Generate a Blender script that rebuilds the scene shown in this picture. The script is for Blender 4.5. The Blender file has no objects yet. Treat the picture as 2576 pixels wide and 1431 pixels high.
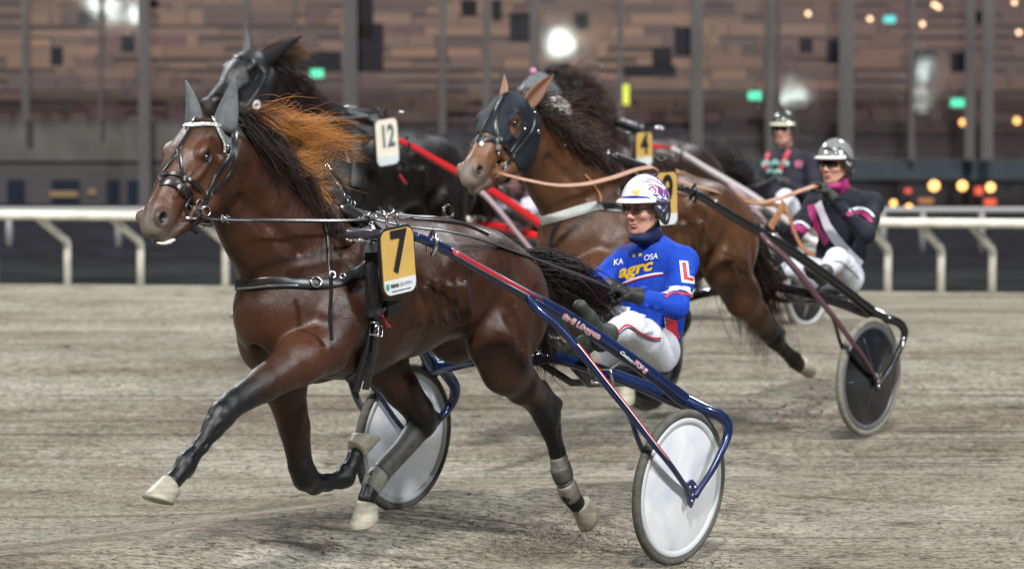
import bpy, bmesh, math, random
import numpy as np
from mathutils import Vector, Matrix, Quaternion
from mathutils.bvhtree import BVHTree
R = math.radians
random.seed(7); RNG = np.random.RandomState(11)
S = bpy.context.scene; COL = S.collection

# ------------------------------------------------------------------ camera, world, light
FPX = 8750.0; CAMH = 2.2; PITCH = math.atan((715.5 - 202) / FPX)
cd = bpy.data.cameras.new('camera'); cam = bpy.data.objects.new('camera', cd); COL.objects.link(cam)
cam.location = (0, 0, CAMH); cam.rotation_euler = (R(90) - PITCH, 0, 0)
cd.sensor_width = 36; cd.lens = FPX / 2576 * 36; cd.clip_end = 600; cd.clip_start = .5
cd.dof.use_dof = True; cd.dof.focus_distance = 15.3; cd.dof.aperture_fstop = 2.8
S.camera = cam
S.render.resolution_x = 1024; S.render.resolution_y = 568
W = bpy.data.worlds.new('World'); S.world = W; W.use_nodes = True
wn = W.node_tree.nodes; bg = wn['Background']
sky = wn.new('ShaderNodeTexSky'); sky.sky_type = 'NISHITA'; sky.sun_disc = False
SUN_EL = 46; SUN_AZ = 180      # azimuth the light comes from, 0 = +Y, clockwise
sky.sun_elevation = R(SUN_EL); sky.sun_rotation = R(SUN_AZ)
hs = wn.new('ShaderNodeHueSaturation'); hs.inputs['Saturation'].default_value = .45
W.node_tree.links.new(sky.outputs[0], hs.inputs['Color']); W.node_tree.links.new(hs.outputs[0], bg.inputs[0])
bg.inputs[1].default_value = 0.012
sl = bpy.data.lights.new('floodlight_key', 'SUN'); sl.energy = 3.3; sl.angle = R(3); sl.color = (1, .97, .92)
so = bpy.data.objects.new('floodlight_key', sl); COL.objects.link(so)
a = R(SUN_AZ); d = Vector((math.sin(a) * math.cos(R(SUN_EL)), math.cos(a) * math.cos(R(SUN_EL)), math.sin(R(SUN_EL))))
so.rotation_euler = d.to_track_quat('Z', 'Y').to_euler()
# the floodlights that ring the track (lit lamps, mirrored in the glass front of the grandstand)
for az, el, dist, pw in ((122, 32, 60, 1.8), (258, 34, 60, 1.0), (325, 36, 55, 1.6), (35, 42, 55, 1.1)):
    fl_ = bpy.data.lights.new('floodlight', 'AREA'); fl_.shape = 'DISK'; fl_.size = 4; fl_.energy = pw * math.pi * dist ** 2; fl_.color = (.94, .97, 1)
    fo = bpy.data.objects.new('floodlight', fl_); COL.objects.link(fo); az, el = R(az), R(el)
    dv = Vector((math.sin(az) * math.cos(el), math.cos(az) * math.cos(el), math.sin(el))); fo.location = Vector((0, 17, 1)) + dv * dist; fo.rotation_euler = dv.to_track_quat('Z', 'Y').to_euler()
S.view_settings.view_transform = 'Standard'; S.view_settings.look = 'None'; S.view_settings.exposure = .36; S.view_settings.gamma = 1

# ------------------------------------------------------------------ small helpers
def tag(o, label=None, cat=None, group=None, kind=None):
    for k, v in (('label', label), ('category', cat), ('group', group), ('kind', kind)):
        if v: o[k] = v
    return o
def empty(name, loc=(0, 0, 0), rz=0, label=None, cat=None, group=None):
    o = bpy.data.objects.new(name, None); COL.objects.link(o); o.location = loc; o.rotation_euler = (0, 0, rz)
    o.empty_display_size = .1
    return tag(o, label, cat, group)
def meshobj(name, verts, faces, mat, parent=None, smooth=True, cols=None, matidx=None):
    me = bpy.data.meshes.new(name)
    me.from_pydata([tuple(map(float, v)) for v in verts] if not isinstance(verts, np.ndarray) else verts.tolist(), [], faces if not isinstance(faces, np.ndarray) else faces.tolist())
    mats = mat if isinstance(mat, (list, tuple)) else [mat]
    for m in mats: me.materials.append(m)
    if matidx is not None: me.polygons.foreach_set('material_index', matidx)
    if smooth: me.polygons.foreach_set('use_smooth', [True] * len(me.polygons))
    if cols is not None:
        at = me.color_attributes.new('Col', 'FLOAT_COLOR', 'POINT')
        c = np.ones((len(me.vertices), 4), np.float32); c[:, :3] = cols; at.data.foreach_set('color', c.ravel())
    me.update()
    o = bpy.data.objects.new(name, me); COL.objects.link(o)
    if parent: o.parent = parent
    return o
class MB:
    def __init__(s): s.v = []; s.f = []; s.c = []; s.mi = []; s.cur = (1, 1, 1); s.m = 0
    def add(s, vs, fs):
        b = len(s.v); s.v += [tuple(map(float, q)) for q in vs]; s.c += [s.cur] * len(vs)
        for f in fs: s.f.append(tuple(b + i for i in f)); s.mi.append(s.m)
    def box(s, c, d, rot=None):
        c = Vector(c); vs = []
        for z in (-1, 1):
            for x, y in ((-1, -1), (1, -1), (1, 1), (-1, 1)):
                p = Vector((x * d[0] / 2, y * d[1] / 2, z * d[2] / 2))
                vs.append(c + (rot @ p if rot else p))
        s.add(vs, [(0, 3, 2, 1), (4, 5, 6, 7), (0, 1, 5, 4), (1, 2, 6, 5), (2, 3, 7, 6), (3, 0, 4, 7)])
    def tube(s, pts, r, n=10, cap=True, flat=None, up=None):
        pts = [Vector(p) for p in pts]; N = len(pts)
        rr = r if isinstance(r, (list, tuple)) else [r] * N
        tg = []
        for i in range(N):
            t = pts[min(i + 1, N - 1)] - pts[max(i - 1, 0)]; t.normalize(); tg.append(t)
        u = Vector(up) if up else (Vector((0, 0, 1)) if abs(tg[0].z) < .9 else Vector((1, 0, 0)))
        rings = []; vs = []
        for i in range(N):
            if up is not None: u = Vector(up)
            b = tg[i].cross(u)
            if b.length < 1e-5: b = tg[i].orthogonal()
            b.normalize(); u = b.cross(tg[i]).normalized()
            for k in range(n):
                a = 2 * math.pi * k / n
                vs.append(pts[i] + (b * math.cos(a) * (flat or 1) + u * math.sin(a)) * rr[i])
        fs = []
        for i in range(N - 1):
            for k in range(n):
                k2 = (k + 1) % n; fs.append((i * n + k, i * n + k2, (i + 1) * n + k2, (i + 1) * n + k))
        if cap: fs.append(tuple(range(n - 1, -1, -1))); fs.append(tuple((N - 1) * n + k for k in range(n)))
        s.add(vs, fs)
    def lathe(s, prof, c, axis, n=40, close=False):
        ax = Vector(axis).normalized(); u = ax.orthogonal().normalized(); w = ax.cross(u); c = Vector(c); vs = []
        for r, h in prof:
            for k in range(n):
                a = 2 * math.pi * k / n; vs.append(c + ax * h + (u * math.cos(a) + w * math.sin(a)) * r)
        m = len(prof); fs = []
        for i in range(m if close else m - 1):
            j = (i + 1) % m
            for k in range(n):
                k2 = (k + 1) % n; fs.append((i * n + k, i * n + k2, j * n + k2, j * n + k))
        s.add(vs, fs)
    def ball(s, c, r, n=12, sc=(1, 1, 1), rot=None):
        vs = []; fs = []; c = Vector(c); m = n // 2
        for i in range(m + 1):
            t = math.pi * i / m
            for k in range(n):
                a = 2 * math.pi * k / n
                p = Vector((math.sin(t) * math.cos(a) * sc[0], math.sin(t) * math.sin(a) * sc[1], math.cos(t) * sc[2])) * r
                vs.append(c + (rot @ p if rot else p))
        for i in range(m):
            for k in range(n):
                k2 = (k + 1) % n; fs.append((i * n + k, (i + 1) * n + k, (i + 1) * n + k2, i * n + k2))
        s.add(vs, fs)
    def ribbon(s, pts, nrm, w, t=.003):
        # flat strap with thickness: pts on the surface, nrm outward
        N = len(pts); vs = []
        for i in range(N):
            p = Vector(pts[i]); tg = Vector(pts[min(i + 1, N - 1)]) - Vector(pts[max(i - 1, 0)])
            if tg.length < 1e-7: tg = Vector((1, 0, 0))
            tg.normalize()
            n = Vector(nrm[i]); n = (n - tg * n.dot(tg)).normalized(); b = tg.cross(n)
            ww = w[i] if isinstance(w, (list, tuple)) else w
            for sx, h in ((-1, 0), (-1, 1), (-.8, 1.3), (.8, 1.3), (1, 1), (1, 0)): vs.append(p + b * sx * ww / 2 + n * h * t)
        m = 6; fs = []
        for i in range(N - 1):
            for k in range(m):
                k2 = (k + 1) % m; fs.append((i * m + k, i * m + k2, (i + 1) * m + k2, (i + 1) * m + k))
        fs.append(tuple(range(m - 1, -1, -1))); fs.append(tuple((N - 1) * m + k for k in range(m)))
        s.add(vs, fs)
    def build(s, name, mat, parent=None, smooth=True, cols=False):
        return meshobj(name, s.v, s.f, mat, parent, smooth, np.array(s.c, np.float32) if cols else None, s.mi if isinstance(mat, (list, tuple)) else None)
def autosmooth(o, ang=35):
    me = o.data
    bm = bmesh.new(); bm.from_mesh(me)
    for e in bm.edges:
        if len(e.link_faces) == 2 and e.calc_face_angle(0) > R(ang): e.smooth = False
    bm.to_mesh(me); bm.free(); return o
def smooth_path(pts, n=6):
    P = [np.array(p, float) for p in pts]; out = []
    for i in range(len(P) - 1):
        p0 = P[max(i - 1, 0)]; p1 = P[i]; p2 = P[i + 1]; p3 = P[min(i + 2, len(P) - 1)]
        for k in range(n):
            t = k / n
            out.append(.5 * ((2 * p1) + (-p0 + p2) * t + (2 * p0 - 5 * p1 + 4 * p2 - p3) * t * t + (-p0 + 3 * p1 - 3 * p2 + p3) * t ** 3))
    out.append(P[-1]); return out

# pixel (2576-wide view of the photograph) and lateral offset -> point in a rig's own frame (x forward, y to its left, z up)
def px_ray(u, v):
    x = (u - 1288) / FPX; z = -(v - 715.5) / FPX; c, s_ = math.cos(PITCH), math.sin(PITCH)
    return Vector((x, c + z * s_, -s_ + z * c))
class Frame:
    def __init__(s, A, head=(-.6, -.8), z=0): s.A = A; s.h = Vector((head[0], head[1], 0)).normalized(); s.l = Vector((-s.h.y, s.h.x, 0)); s.z = z
    @property
    def rz(s): return math.atan2(s.h.y, s.h.x)
    @property
    def loc(s): return (s.A[0], s.A[1], s.z)
    def hp(s, u, v, y=0):
        r = px_ray(u, v); A = Vector((s.A[0], s.A[1], 0)); k = (y + A.dot(s.l)) / r.dot(s.l); P = r * k + Vector((0, 0, CAMH))
        return Vector(((P - A).dot(s.h), y, P.z - s.z))
    def cam_o(s): return s.to_local(Vector((0, 0, CAMH)))
    def to_local(s, P): q = P - Vector(s.loc); return Vector((q.dot(s.h), q.dot(s.l), q.z))
    def to_world(s, p): return Vector(s.loc) + s.h * p[0] + s.l * p[1] + Vector((0, 0, p[2]))
    def ldir(s, u, v): r = px_ray(u, v); return Vector((r.dot(s.h), r.dot(s.l), r.z)).normalized()
F7 = Frame((0.118, 16.18))

# ------------------------------------------------------------------ signed distance sculpting
def smin(a, b, k): h = np.clip(.5 + .5 * (b - a) / k, 0, 1); return b + (a - b) * h - k * h * (1 - h)
class SDF:
    def __init__(s, lo, hi, res):
        s.lo = np.array(lo, float); s.res = res; s.n = np.ceil((np.array(hi) - s.lo) / res).astype(int) + 1
        s.g = np.full(s.n, 1.0, np.float32)
        s.ax = [s.lo[i] + res * np.arange(s.n[i]) for i in range(3)]
    def _sub(s, lo, hi):
        sl = []
        for i in range(3):
            a = max(0, int((lo[i] - s.lo[i]) / s.res)); b = min(s.n[i], int((hi[i] - s.lo[i]) / s.res) + 2)
            if b <= a: return None, None
            sl.append(slice(a, b))
        P = [s.ax[0][sl[0]][:, None, None].astype(np.float32), s.ax[1][sl[1]][None, :, None].astype(np.float32), s.ax[2][sl[2]][None, None, :].astype(np.float32)]
        return tuple(sl), P
    def comb(s, sl, d, k, op):
        if op == 'add': s.g[sl] = smin(s.g[sl], d, k)
        elif op == 'sub': s.g[sl] = -smin(-s.g[sl], d, k)
    def ell(s, c, r, k=.03, rot=None, op='add'):
        r = np.array(r, float); m = max(r) + k * 1.5 + 2 * s.res; c = np.array(c, float)
        sl, P = s._sub(c - m, c + m)
        if sl is None: return
        x, y, z = P[0] - c[0], P[1] - c[1], P[2] - c[2]
        if rot is not None:
            M = np.array(rot.to_3x3().transposed())
            x, y, z = [M[i, 0] * x + M[i, 1] * y + M[i, 2] * z for i in range(3)]
        k0 = np.sqrt((x / r[0]) ** 2 + (y / r[1]) ** 2 + (z / r[2]) ** 2); k1 = np.sqrt((x / r[0] ** 2) ** 2 + (y / r[1] ** 2) ** 2 + (z / r[2] ** 2) ** 2) + 1e-6
        s.comb(sl, k0 * (k0 - 1) / k1, k, op)
    def cone(s, a, b, ra, rb, k=.03, side=None, w=1, op='add'):
        a = np.array(a, float); b = np.array(b, float); m = max(ra, rb) * max(1, w) + k * 1.5 + 2 * s.res
        sl, P = s._sub(np.minimum(a, b) - m, np.maximum(a, b) + m)
        if sl is None: return
        e = np.array(side if side is not None else (0, 1, 0), float); e /= np.linalg.norm(e); q = 1 / w - 1
        A = a + e * a.dot(e) * q; B = b + e * b.dot(e) * q
        pe = (P[0] * e[0] + P[1] * e[1] + P[2] * e[2]) * q if q else 0
        x, y, z = P[0] + e[0] * pe - A[0], P[1] + e[1] * pe - A[1], P[2] + e[2] * pe - A[2]
        ba = B - A; L2 = ba.dot(ba) + 1e-9
        t = np.clip((x * ba[0] + y * ba[1] + z * ba[2]) / L2, 0, 1)
        d = np.sqrt((x - t * ba[0]) ** 2 + (y - t * ba[1]) ** 2 + (z - t * ba[2]) ** 2) - (ra + (rb - ra) * t)
        s.comb(sl, (d * min(1, w)).astype(np.float32), k, op)
    def chain(s, pts, k=.03, side=None):
        # pts: (x,y,z,r[,w])
        for p, q in zip(pts[:-1], pts[1:]):
            w = .5 * ((p[4] if len(p) > 4 else 1) + (q[4] if len(q) > 4 else 1)); s.cone(p[:3], q[:3], p[3], q[3], k, side, w)
    def mesh(s, relax=2):
        g = s.g; ins = g < 0; nx, ny, nz = g.shape
        c = ins[:-1, :-1, :-1].astype(np.int8)
        tot = np.zeros((nx - 1, ny - 1, nz - 1), np.int8)
        for i in (0, 1):
            for j in (0, 1):
                for k in (0, 1): tot += ins[i:nx - 1 + i, j:ny - 1 + j, k:nz - 1 + k]
        act = (tot > 0) & (tot < 8); idx = np.full(act.shape, -1, np.int64); cells = np.argwhere(act); idx[act] = np.arange(len(cells))
        acc = np.zeros((len(cells), 3)); cnt = np.zeros(len(cells))
        ci, cj, ck = cells.T
        corners = [(i, j, k) for i in (0, 1) for j in (0, 1) for k in (0, 1)]
        for a_ in corners:
            for ax in range(3):
                if a_[ax] == 1: continue
                b_ = list(a_); b_[ax] = 1
                ga = g[ci + a_[0], cj + a_[1], ck + a_[2]]; gb = g[ci + b_[0], cj + b_[1], ck + b_[2]]
                m = (ga < 0) != (gb < 0); t = ga[m] / (ga[m] - gb[m])
                p = np.array(a_, float)[None, :].repeat(m.sum(), 0); p[:, ax] += t
                acc[m] += p; cnt[m] += 1
        V = s.lo + s.res * (cells + acc / cnt[:, None])
        F = []
        for ax in range(3):
            o1, o2 = [(1, 2), (2, 0), (0, 1)][ax]
            sa = [slice(None)] * 3; sb = [slice(None)] * 3; sa[ax] = slice(0, -1); sb[ax] = slice(1, None)
            A = ins[tuple(sa)]; B = ins[tuple(sb)]
            E = np.argwhere(A != B)
            ok = (E[:, o1] > 0) & (E[:, o2] > 0) & (E[:, o1] < g.shape[o1] - 1) & (E[:, o2] < g.shape[o2] - 1)
            E = E[ok]; inside = A[tuple(E.T)]
            def cell(d1, d2):
                q = E.copy(); q[:, o1] -= d1; q[:, o2] -= d2; return idx[tuple(q.T)]
            q = np.stack([cell(1, 1), cell(0, 1), cell(0, 0), cell(1, 0)], 1)
            q[~inside] = q[~inside][:, ::-1]; F.append(q)
        F = np.concatenate(F); F = F[(F >= 0).all(1)]
        for _ in range(relax):
            acc = np.zeros_like(V); cnt = np.zeros(len(V))
            for a_, b_ in ((0, 1), (1, 2), (2, 3), (3, 0)):
                np.add.at(acc, F[:, a_], V[F[:, b_]]); np.add.at(acc, F[:, b_], V[F[:, a_]])
                np.add.at(cnt, F[:, a_], 1); np.add.at(cnt, F[:, b_], 1)
            V = V * .5 + .5 * acc / np.maximum(cnt, 1)[:, None]
        return V, F
def bvh_of(o): 
    me = o.data; return BVHTree.FromPolygons([v.co.copy() for v in me.vertices], [tuple(p.vertices) for p in me.polygons])

# ------------------------------------------------------------------ materials
def mat(name, col=(.5, .5, .5), rough=.5, metal=0, spec=.5, coat=0, sheen=0, attr=False, emit=None, es=1, trans=0, alpha=None):
    m = bpy.data.materials.new(name); m.use_nodes = True; b = m.node_tree.nodes['Principled BSDF']
    b.inputs['Base Color'].default_value = (*col, 1); b.inputs['Roughness'].default_value = rough; b.inputs['Metallic'].default_value = metal
    b.inputs['Specular IOR Level'].default_value = spec; b.inputs['Coat Weight'].default_value = coat; b.inputs['Sheen Weight'].default_value = sheen
    b.inputs['Transmission Weight'].default_value = trans
    if emit: b.inputs['Emission Color'].default_value = (*emit, 1); b.inputs['Emission Strength'].default_value = es
    if attr:
        n = m.node_tree.nodes.new('ShaderNodeVertexColor'); n.layer_name = 'Col'; m.node_tree.links.new(n.outputs[0], b.inputs['Base Color'])
    return m
def nd(m, t, **kw):
    n = m.node_tree.nodes.new(t)
    for k, v in kw.items():
        if k in n.inputs.keys(): n.inputs[k].default_value = v
        else: setattr(n, k, v)
    return n
def link(m, a, b): m.node_tree.links.new(a, b)
def bsdf(m): return m.node_tree.nodes['Principled BSDF']
def add_noise(m, scale=20, amt=.15, bump=.2, bscale=60, dist=.002, stretch=(1, 1, 1)):
    # break up the base colour and add a fine bump, in the object's own coordinates
    b = bsdf(m); tc = nd(m, 'ShaderNodeTexCoord'); mp = nd(m, 'ShaderNodeMapping'); mp.inputs['Scale'].default_value = stretch
    link(m, tc.outputs['Object'], mp.inputs['Vector'])
    n = nd(m, 'ShaderNodeTexNoise', Scale=scale, Detail=4.0); link(m, mp.outputs[0], n.inputs['Vector'])
    mr = nd(m, 'ShaderNodeMapRange'); mr.inputs['To Min'].default_value = 1 - amt * 2; mr.inputs['To Max'].default_value = 1 + amt
    mr.inputs['From Min'].default_value = .25; mr.inputs['From Max'].default_value = .75; link(m, n.outputs[0], mr.inputs['Value'])
    mx = nd(m, 'ShaderNodeVectorMath', operation='SCALE'); link(m, mr.outputs[0], mx.inputs['Scale'])
    src = b.inputs['Base Color']
    if src.is_linked: link(m, src.links[0].from_socket, mx.inputs[0])
    else: mx.inputs[0].default_value = src.default_value[:3]
    link(m, mx.outputs[0], src)
    if bump:
        n2 = nd(m, 'ShaderNodeTexNoise', Scale=bscale, Detail=3.0); link(m, mp.outputs[0], n2.inputs['Vector'])
        bp = nd(m, 'ShaderNodeBump'); bp.inputs['Strength'].default_value = bump; bp.inputs['Distance'].default_value = dist
        link(m, n2.outputs[0], bp.inputs['Height']); link(m, bp.outputs[0], b.inputs['Normal'])
    return m
M = {}
M['black_leather'] = add_noise(mat('black_leather', (.012, .012, .014), .32, spec=.6), 40, .2, .25, 150, .001)
M['chrome'] = mat('chrome', (.75, .75, .78), .18, 1)
M['eye'] = mat('eye_dark', (.006, .004, .004), .05, spec=.8, coat=.6)
M['hoof'] = add_noise(mat('hoof_horn', (.34, .32, .25), .5), 14, .22, .3, 50, .004, (1, 1, 3))
# ------------------------------------------------------------------ horses
def bay_material(name, body, dark, sheen_c=.42, rough=.36):
    m = mat(name, body, rough, spec=sheen_c, sheen=.03); b = bsdf(m)
    b.inputs['Sheen Roughness'].default_value = .35; b.inputs['Sheen Tint'].default_value = (.75, .78, .9, 1)
    vc = nd(m, 'ShaderNodeVertexColor'); vc.layer_name = 'Col'; sp = nd(m, 'ShaderNodeSeparateColor'); link(m, vc.outputs[0], sp.inputs[0])
    tc = nd(m, 'ShaderNodeTexCoord')
    n = nd(m, 'ShaderNodeTexNoise', Scale=5.0, Detail=5.0, Roughness=.6); link(m, tc.outputs['Object'], n.inputs['Vector'])
    cr = nd(m, 'ShaderNodeValToRGB'); e = cr.color_ramp.elements
    e[0].position = .3; e[0].color = (*[c * .62 for c in body], 1); e[1].position = .72; e[1].color = (*[min(1, c * 1.35) for c in body], 1)
    link(m, n.outputs[0], cr.inputs[0])
    mx = nd(m, 'ShaderNodeMix', data_type='RGBA'); link(m, sp.outputs[0], mx.inputs['Factor']); link(m, cr.outputs[0], mx.inputs[6]); mx.inputs[7].default_value = (*dark, 1)
    mx2 = nd(m, 'ShaderNodeMix', data_type='RGBA'); link(m, sp.outputs[1], mx2.inputs['Factor']); link(m, mx.outputs[2], mx2.inputs[6]); mx2.inputs[7].default_value = (.26, .22, .19, 1)
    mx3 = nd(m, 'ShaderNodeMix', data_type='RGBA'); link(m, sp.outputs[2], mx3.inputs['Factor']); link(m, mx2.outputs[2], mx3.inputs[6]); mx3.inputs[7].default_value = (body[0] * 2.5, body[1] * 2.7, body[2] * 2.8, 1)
    link(m, mx3.outputs[2], b.inputs['Base Color'])
    # sweat and clipped hair: patchy roughness, wet streaks, veins
    n3 = nd(m, 'ShaderNodeTexNoise', Scale=7.0, Detail=6.0, Roughness=.65, Distortion=.6); link(m, tc.outputs['Object'], n3.inputs['Vector'])
    mr = nd(m, 'ShaderNodeMapRange'); mr.inputs['From Min'].default_value = .3; mr.inputs['From Max'].default_value = .7; mr.inputs['To Min'].default_value = rough - .1; mr.inputs['To Max'].default_value = rough + .2
    link(m, n3.outputs[0], mr.inputs['Value']); link(m, mr.outputs[0], b.inputs['Roughness'])
    n2 = nd(m, 'ShaderNodeTexNoise', Scale=330.0, Detail=2.0); link(m, tc.outputs['Object'], n2.inputs['Vector'])
    mu = nd(m, 'ShaderNodeTexNoise', Scale=6.0, Detail=5.0, Roughness=.62, Distortion=.3); link(m, tc.outputs['Object'], mu.inputs['Vector'])
    b1 = nd(m, 'ShaderNodeBump'); b1.inputs['Strength'].default_value = .5; b1.inputs['Distance'].default_value = .018; link(m, mu.outputs[0], b1.inputs['Height'])
    b2 = nd(m, 'ShaderNodeBump'); b2.inputs['Strength'].default_value = .6; b2.inputs['Distance'].default_value = .0015; link(m, n2.outputs[0], b2.inputs['Height']); link(m, b1.outputs[0], b2.inputs['Normal'])
    link(m, b2.outputs[0], b.inputs['Normal'])
    return m

# joints of the trotting pose: (x forward, y left, z up, radius[, width factor])
H0 = dict(
    LF=[(1.66, .17, 1.22, .15), (1.78, .19, 1.08, .115), (1.93, .19, 1.03, .102), (2.15, .18, .945, .074), (2.34, .17, .872, .055), (2.40, .17, .835, .058), (2.45, .17, .79, .047),
        (2.52, .165, .722, .034), (2.585, .16, .672, .038), (2.608, .16, .650, .044), (2.65, .16, .615, .035), (2.69, .16, .588, .042)],
    RF=[(1.66, -.17, 1.22, .14), (1.70, -.16, 1.05, .115), (1.64, -.15, .90, .10), (1.575, -.145, .70, .072), (1.54, -.14, .53, .056), (1.51, -.14, .48, .060), (1.45, -.14, .445, .047),
        (1.36, -.14, .44, .036), (1.27, -.14, .445, .038), (1.235, -.14, .455, .046), (1.19, -.14, .50, .036), (1.17, -.14, .535, .042)],
    LH=[(.46, .17, 1.22, .20), (.56, .19, 1.05, .165), (.50, .19, .92, .13), (.35, .17, .82, .092), (.20, .15, .735, .067), (.135, .15, .665, .066), (.10, .15, .60, .053),
        (.04, .145, .48, .041), (.0, .14, .38, .041), (-.06, .14, .285, .049), (-.09, .14, .25, .041), (-.12, .14, .225, .045)],
    RH=[(.55, -.17, 1.22, .20), (.80, -.18, 1.11, .125), (.93, -.18, .95, .115), (.82, -.16, .82, .09), (.71, -.14, .70, .068), (.69, -.14, .655, .068), (.74, -.14, .61, .054),
        (.86, -.13, .535, .043), (.98, -.125, .47, .043), (1.05, -.12, .425, .050), (1.09, -.12, .38, .040), (1.11, -.12, .345, .046)],
    hocks=[(.06, .15, .705, .12, .15, .64), (.60, -.14, .66, .69, -.14, .63)],
    hoof=[((2.705, .16, .578), (.55, 0, -.83), (1, 0, .02)), ((1.155, -.14, .56), (-.45, 0, .85), (-.85, 0, -.5)), ((-.145, .14, .215), (-.85, 0, -.45), (.2, 0, -1)), ((1.115, -.12, .325), (-.1, 0, -.98), (.95, 0, -.25))],
)
NECK0 = [(1.62, 0, 1.36, .30, .62), (1.80, 0, 1.50, .26, .5), (1.98, 0, 1.65, .215, .46), (2.13, 0, 1.785, .165, .5), (2.24, 0, 1.88, .12, .62)]
HEADP = ((2.30, 0, 1.95), (2.60, 0, 1.62))      # poll centre, muzzle centre

def horse_shape(res, J=H0, neck=NECK0, headT=None, grow=1.0, detail=True):
    """headT: Matrix that moves the head (and the end of the neck) from the base pose."""
    g = SDF((-.42, -.42, .02), (2.95, .42, 2.32), res)
    T = headT or Matrix.Identity(4)
    hd = lambda p: tuple(T @ Vector(p[:3])) + tuple(p[3:])
    # trunk
    g.chain([(1.84, 0, 1.22, .22, .9), (1.66, 0, 1.24, .325, .70), (1.36, 0, 1.25, .335, .78), (1.02, 0, 1.275, .290, .93), (.72, 0, 1.305, .258, 1.02), (.42, 0, 1.245, .225, 1.05), (.26, 0, 1.20, .16, 1.0)], .05)
    g.cone((1.60, 0, 1.52), (1.22, 0, 1.50), .12, .08, .08, w=.55)
    g.cone((1.2, 0, 1.49), (.75, 0, 1.49), .07, .075, .08)
    for s_ in (1, -1):
        g.ell((.62, s_ * .11, 1.355), (.28, .16, .19), .06); g.ell((.42, s_ * .15, 1.17), (.25, .135, .27), .06)
        g.ell((1.66, s_ * .145, 1.20), (.20, .115, .26), .05, Quaternion((0, 1, 0), R(-18)).to_matrix())    # shoulder
        g.ell((1.60, s_ * .165, 1.08), (.17, .085, .13), .04)                                              # triceps
        g.ell((1.84, s_ * .10, 1.10), (.11, .095, .14), .04)                                               # breast
        g.ell((.84, s_ * .16, 1.20), (.18, .10, .11), .05)                                                 # flank
    # groove between the breasts, and behind the elbow / in front of the haunch
    g.cone((1.97, 0, 1.25), (1.96, 0, 1.0), .02, .03, .05, op='sub')
    for s_ in (1, -1):
        g.cone((1.43, s_ * .30, 1.36), (1.36, s_ * .30, 1.02), .025, .03, .06, op='sub')
        g.cone((.78, s_ * .335, 1.30), (.74, s_ * .30, 1.02), .02, .03, .06, op='sub')
        g.cone((1.80, s_ * .27, 1.42), (1.93, s_ * .245, 1.22), .025, .025, .05, op='sub')
    nk = [list(p) for p in neck]; g.chain([tuple(p) for p in nk], .05)
    p2 = nk[-1]; g.cone(p2[:3], hd((2.31, 0, 1.92))[:3], p2[3], .085, .05)
    g.cone((1.55, 0, 1.56), tuple(np.array(nk[1][:3]) + np.array((-.10, 0, .15))), .08, .07, .06, w=.6)     # crest base
    # legs
    for key in ('LF', 'RF', 'LH', 'RH'):
        L = J[key]; k = .035
        for i, (p, q) in enumerate(zip(L[:-1], L[1:])):
            w = 1 if i < 2 else (.86 if i < 5 else .8)
            if key in ('LH', 'RH') and i < 3: w = .72
            g.cone(p[:3], q[:3], p[3] * grow, q[3] * grow, k if i < 3 else .018, w=w)
    for h in J['hocks']: g.cone(h[:3], h[3:6], .03, .045, .03); g.cone(h[:3], tuple(np.array(h[:3]) + np.array((.10, 0, .10))), .022, .02, .03)
    # head
    SC = T.to_scale()[0]; T3 = T.to_3x3() * (1 / SC)
    def E(c, r, k=.02, rot=None, op='add'):
        q = T3 if rot is None else T3 @ rot; g.ell(hd(c), tuple(v * SC for v in r), k, q, op)
    def C(a, b, ra, rb, k=.02, w=1, op='add'): g.cone(hd(a), hd(b), ra * SC, rb * SC, k, tuple(T3 @ Vector((0, 1, 0))), w, op)
    ax = Quaternion((0, 1, 0), R(47)).to_matrix()      # x axis along the face, downwards
    E((2.33, 0, 1.935), (.12, .098, .10), .03, ax)
    E((2.40, 0, 1.88), (.16, .105, .088), .03, ax)
    C((2.40, 0, 1.86), (2.555, 0, 1.68), .098, .068, .03, .82); C((2.46, 0, 1.835), (2.60, 0, 1.675), .045, .038, .03, .7)
    E((2.585, 0, 1.645), (.088, .068, .068), .025, ax)
    E((2.625, 0, 1.60), (.042, .05, .042), .02); E((2.575, 0, 1.562), (.045, .036, .028), .015, ax)
    for s_ in (1, -1):
        E((2.315, s_ * .055, 1.785), (.145, .045, .135), .025, ax)             # cheek
        C((2.34, s_ * .045, 1.69), (2.53, s_ * .028, 1.582), .048, .03, .03)
        E((2.425, s_ * .092, 1.915), (.045, .026, .022), .014, ax)             # brow
        E((2.41, s_ * .090, 1.848), (.075, .016, .014), .015, ax)               # face crest
        E((2.475, s_ * .075, 1.79), (.07, .014, .013), .02, ax)
        E((2.405, s_ * .108, 1.886), (.024, .014, .017), .010, ax, 'sub')       # orbit
        E((2.622, s_ * .050, 1.645), (.042, .024, .038), .012)                  # nostril wing
        E((2.628, s_ * .074, 1.645), (.027, .024, .019), .008, Quaternion((0, 1, 0), R(60)).to_matrix(), 'sub')
        C((2.635, s_ * .060, 1.578), (2.52, s_ * .060, 1.612), .005, .005, .010, op='sub')  # mouth line
        C((2.36, s_ * .10, 1.95), (2.33, s_ * .10, 1.90), .01, .012, .03, op='sub')
    # surface anatomy: muscle edges, tendons, veins (both sides)
    def groove(pts, r, k, w=1):
        for p, q in zip(pts[:-1], pts[1:]):
            for s_ in (1, -1): g.cone((p[0], p[1] * s_, p[2]), (q[0], q[1] * s_, q[2]), r, r, k, op='sub')
    def ridge(pts, r, k):
        for p, q in zip(pts[:-1], pts[1:]):
            for s_ in (1, -1): g.cone((p[0], p[1] * s_, p[2]), (q[0], q[1] * s_, q[2]), r, r, k)
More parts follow.
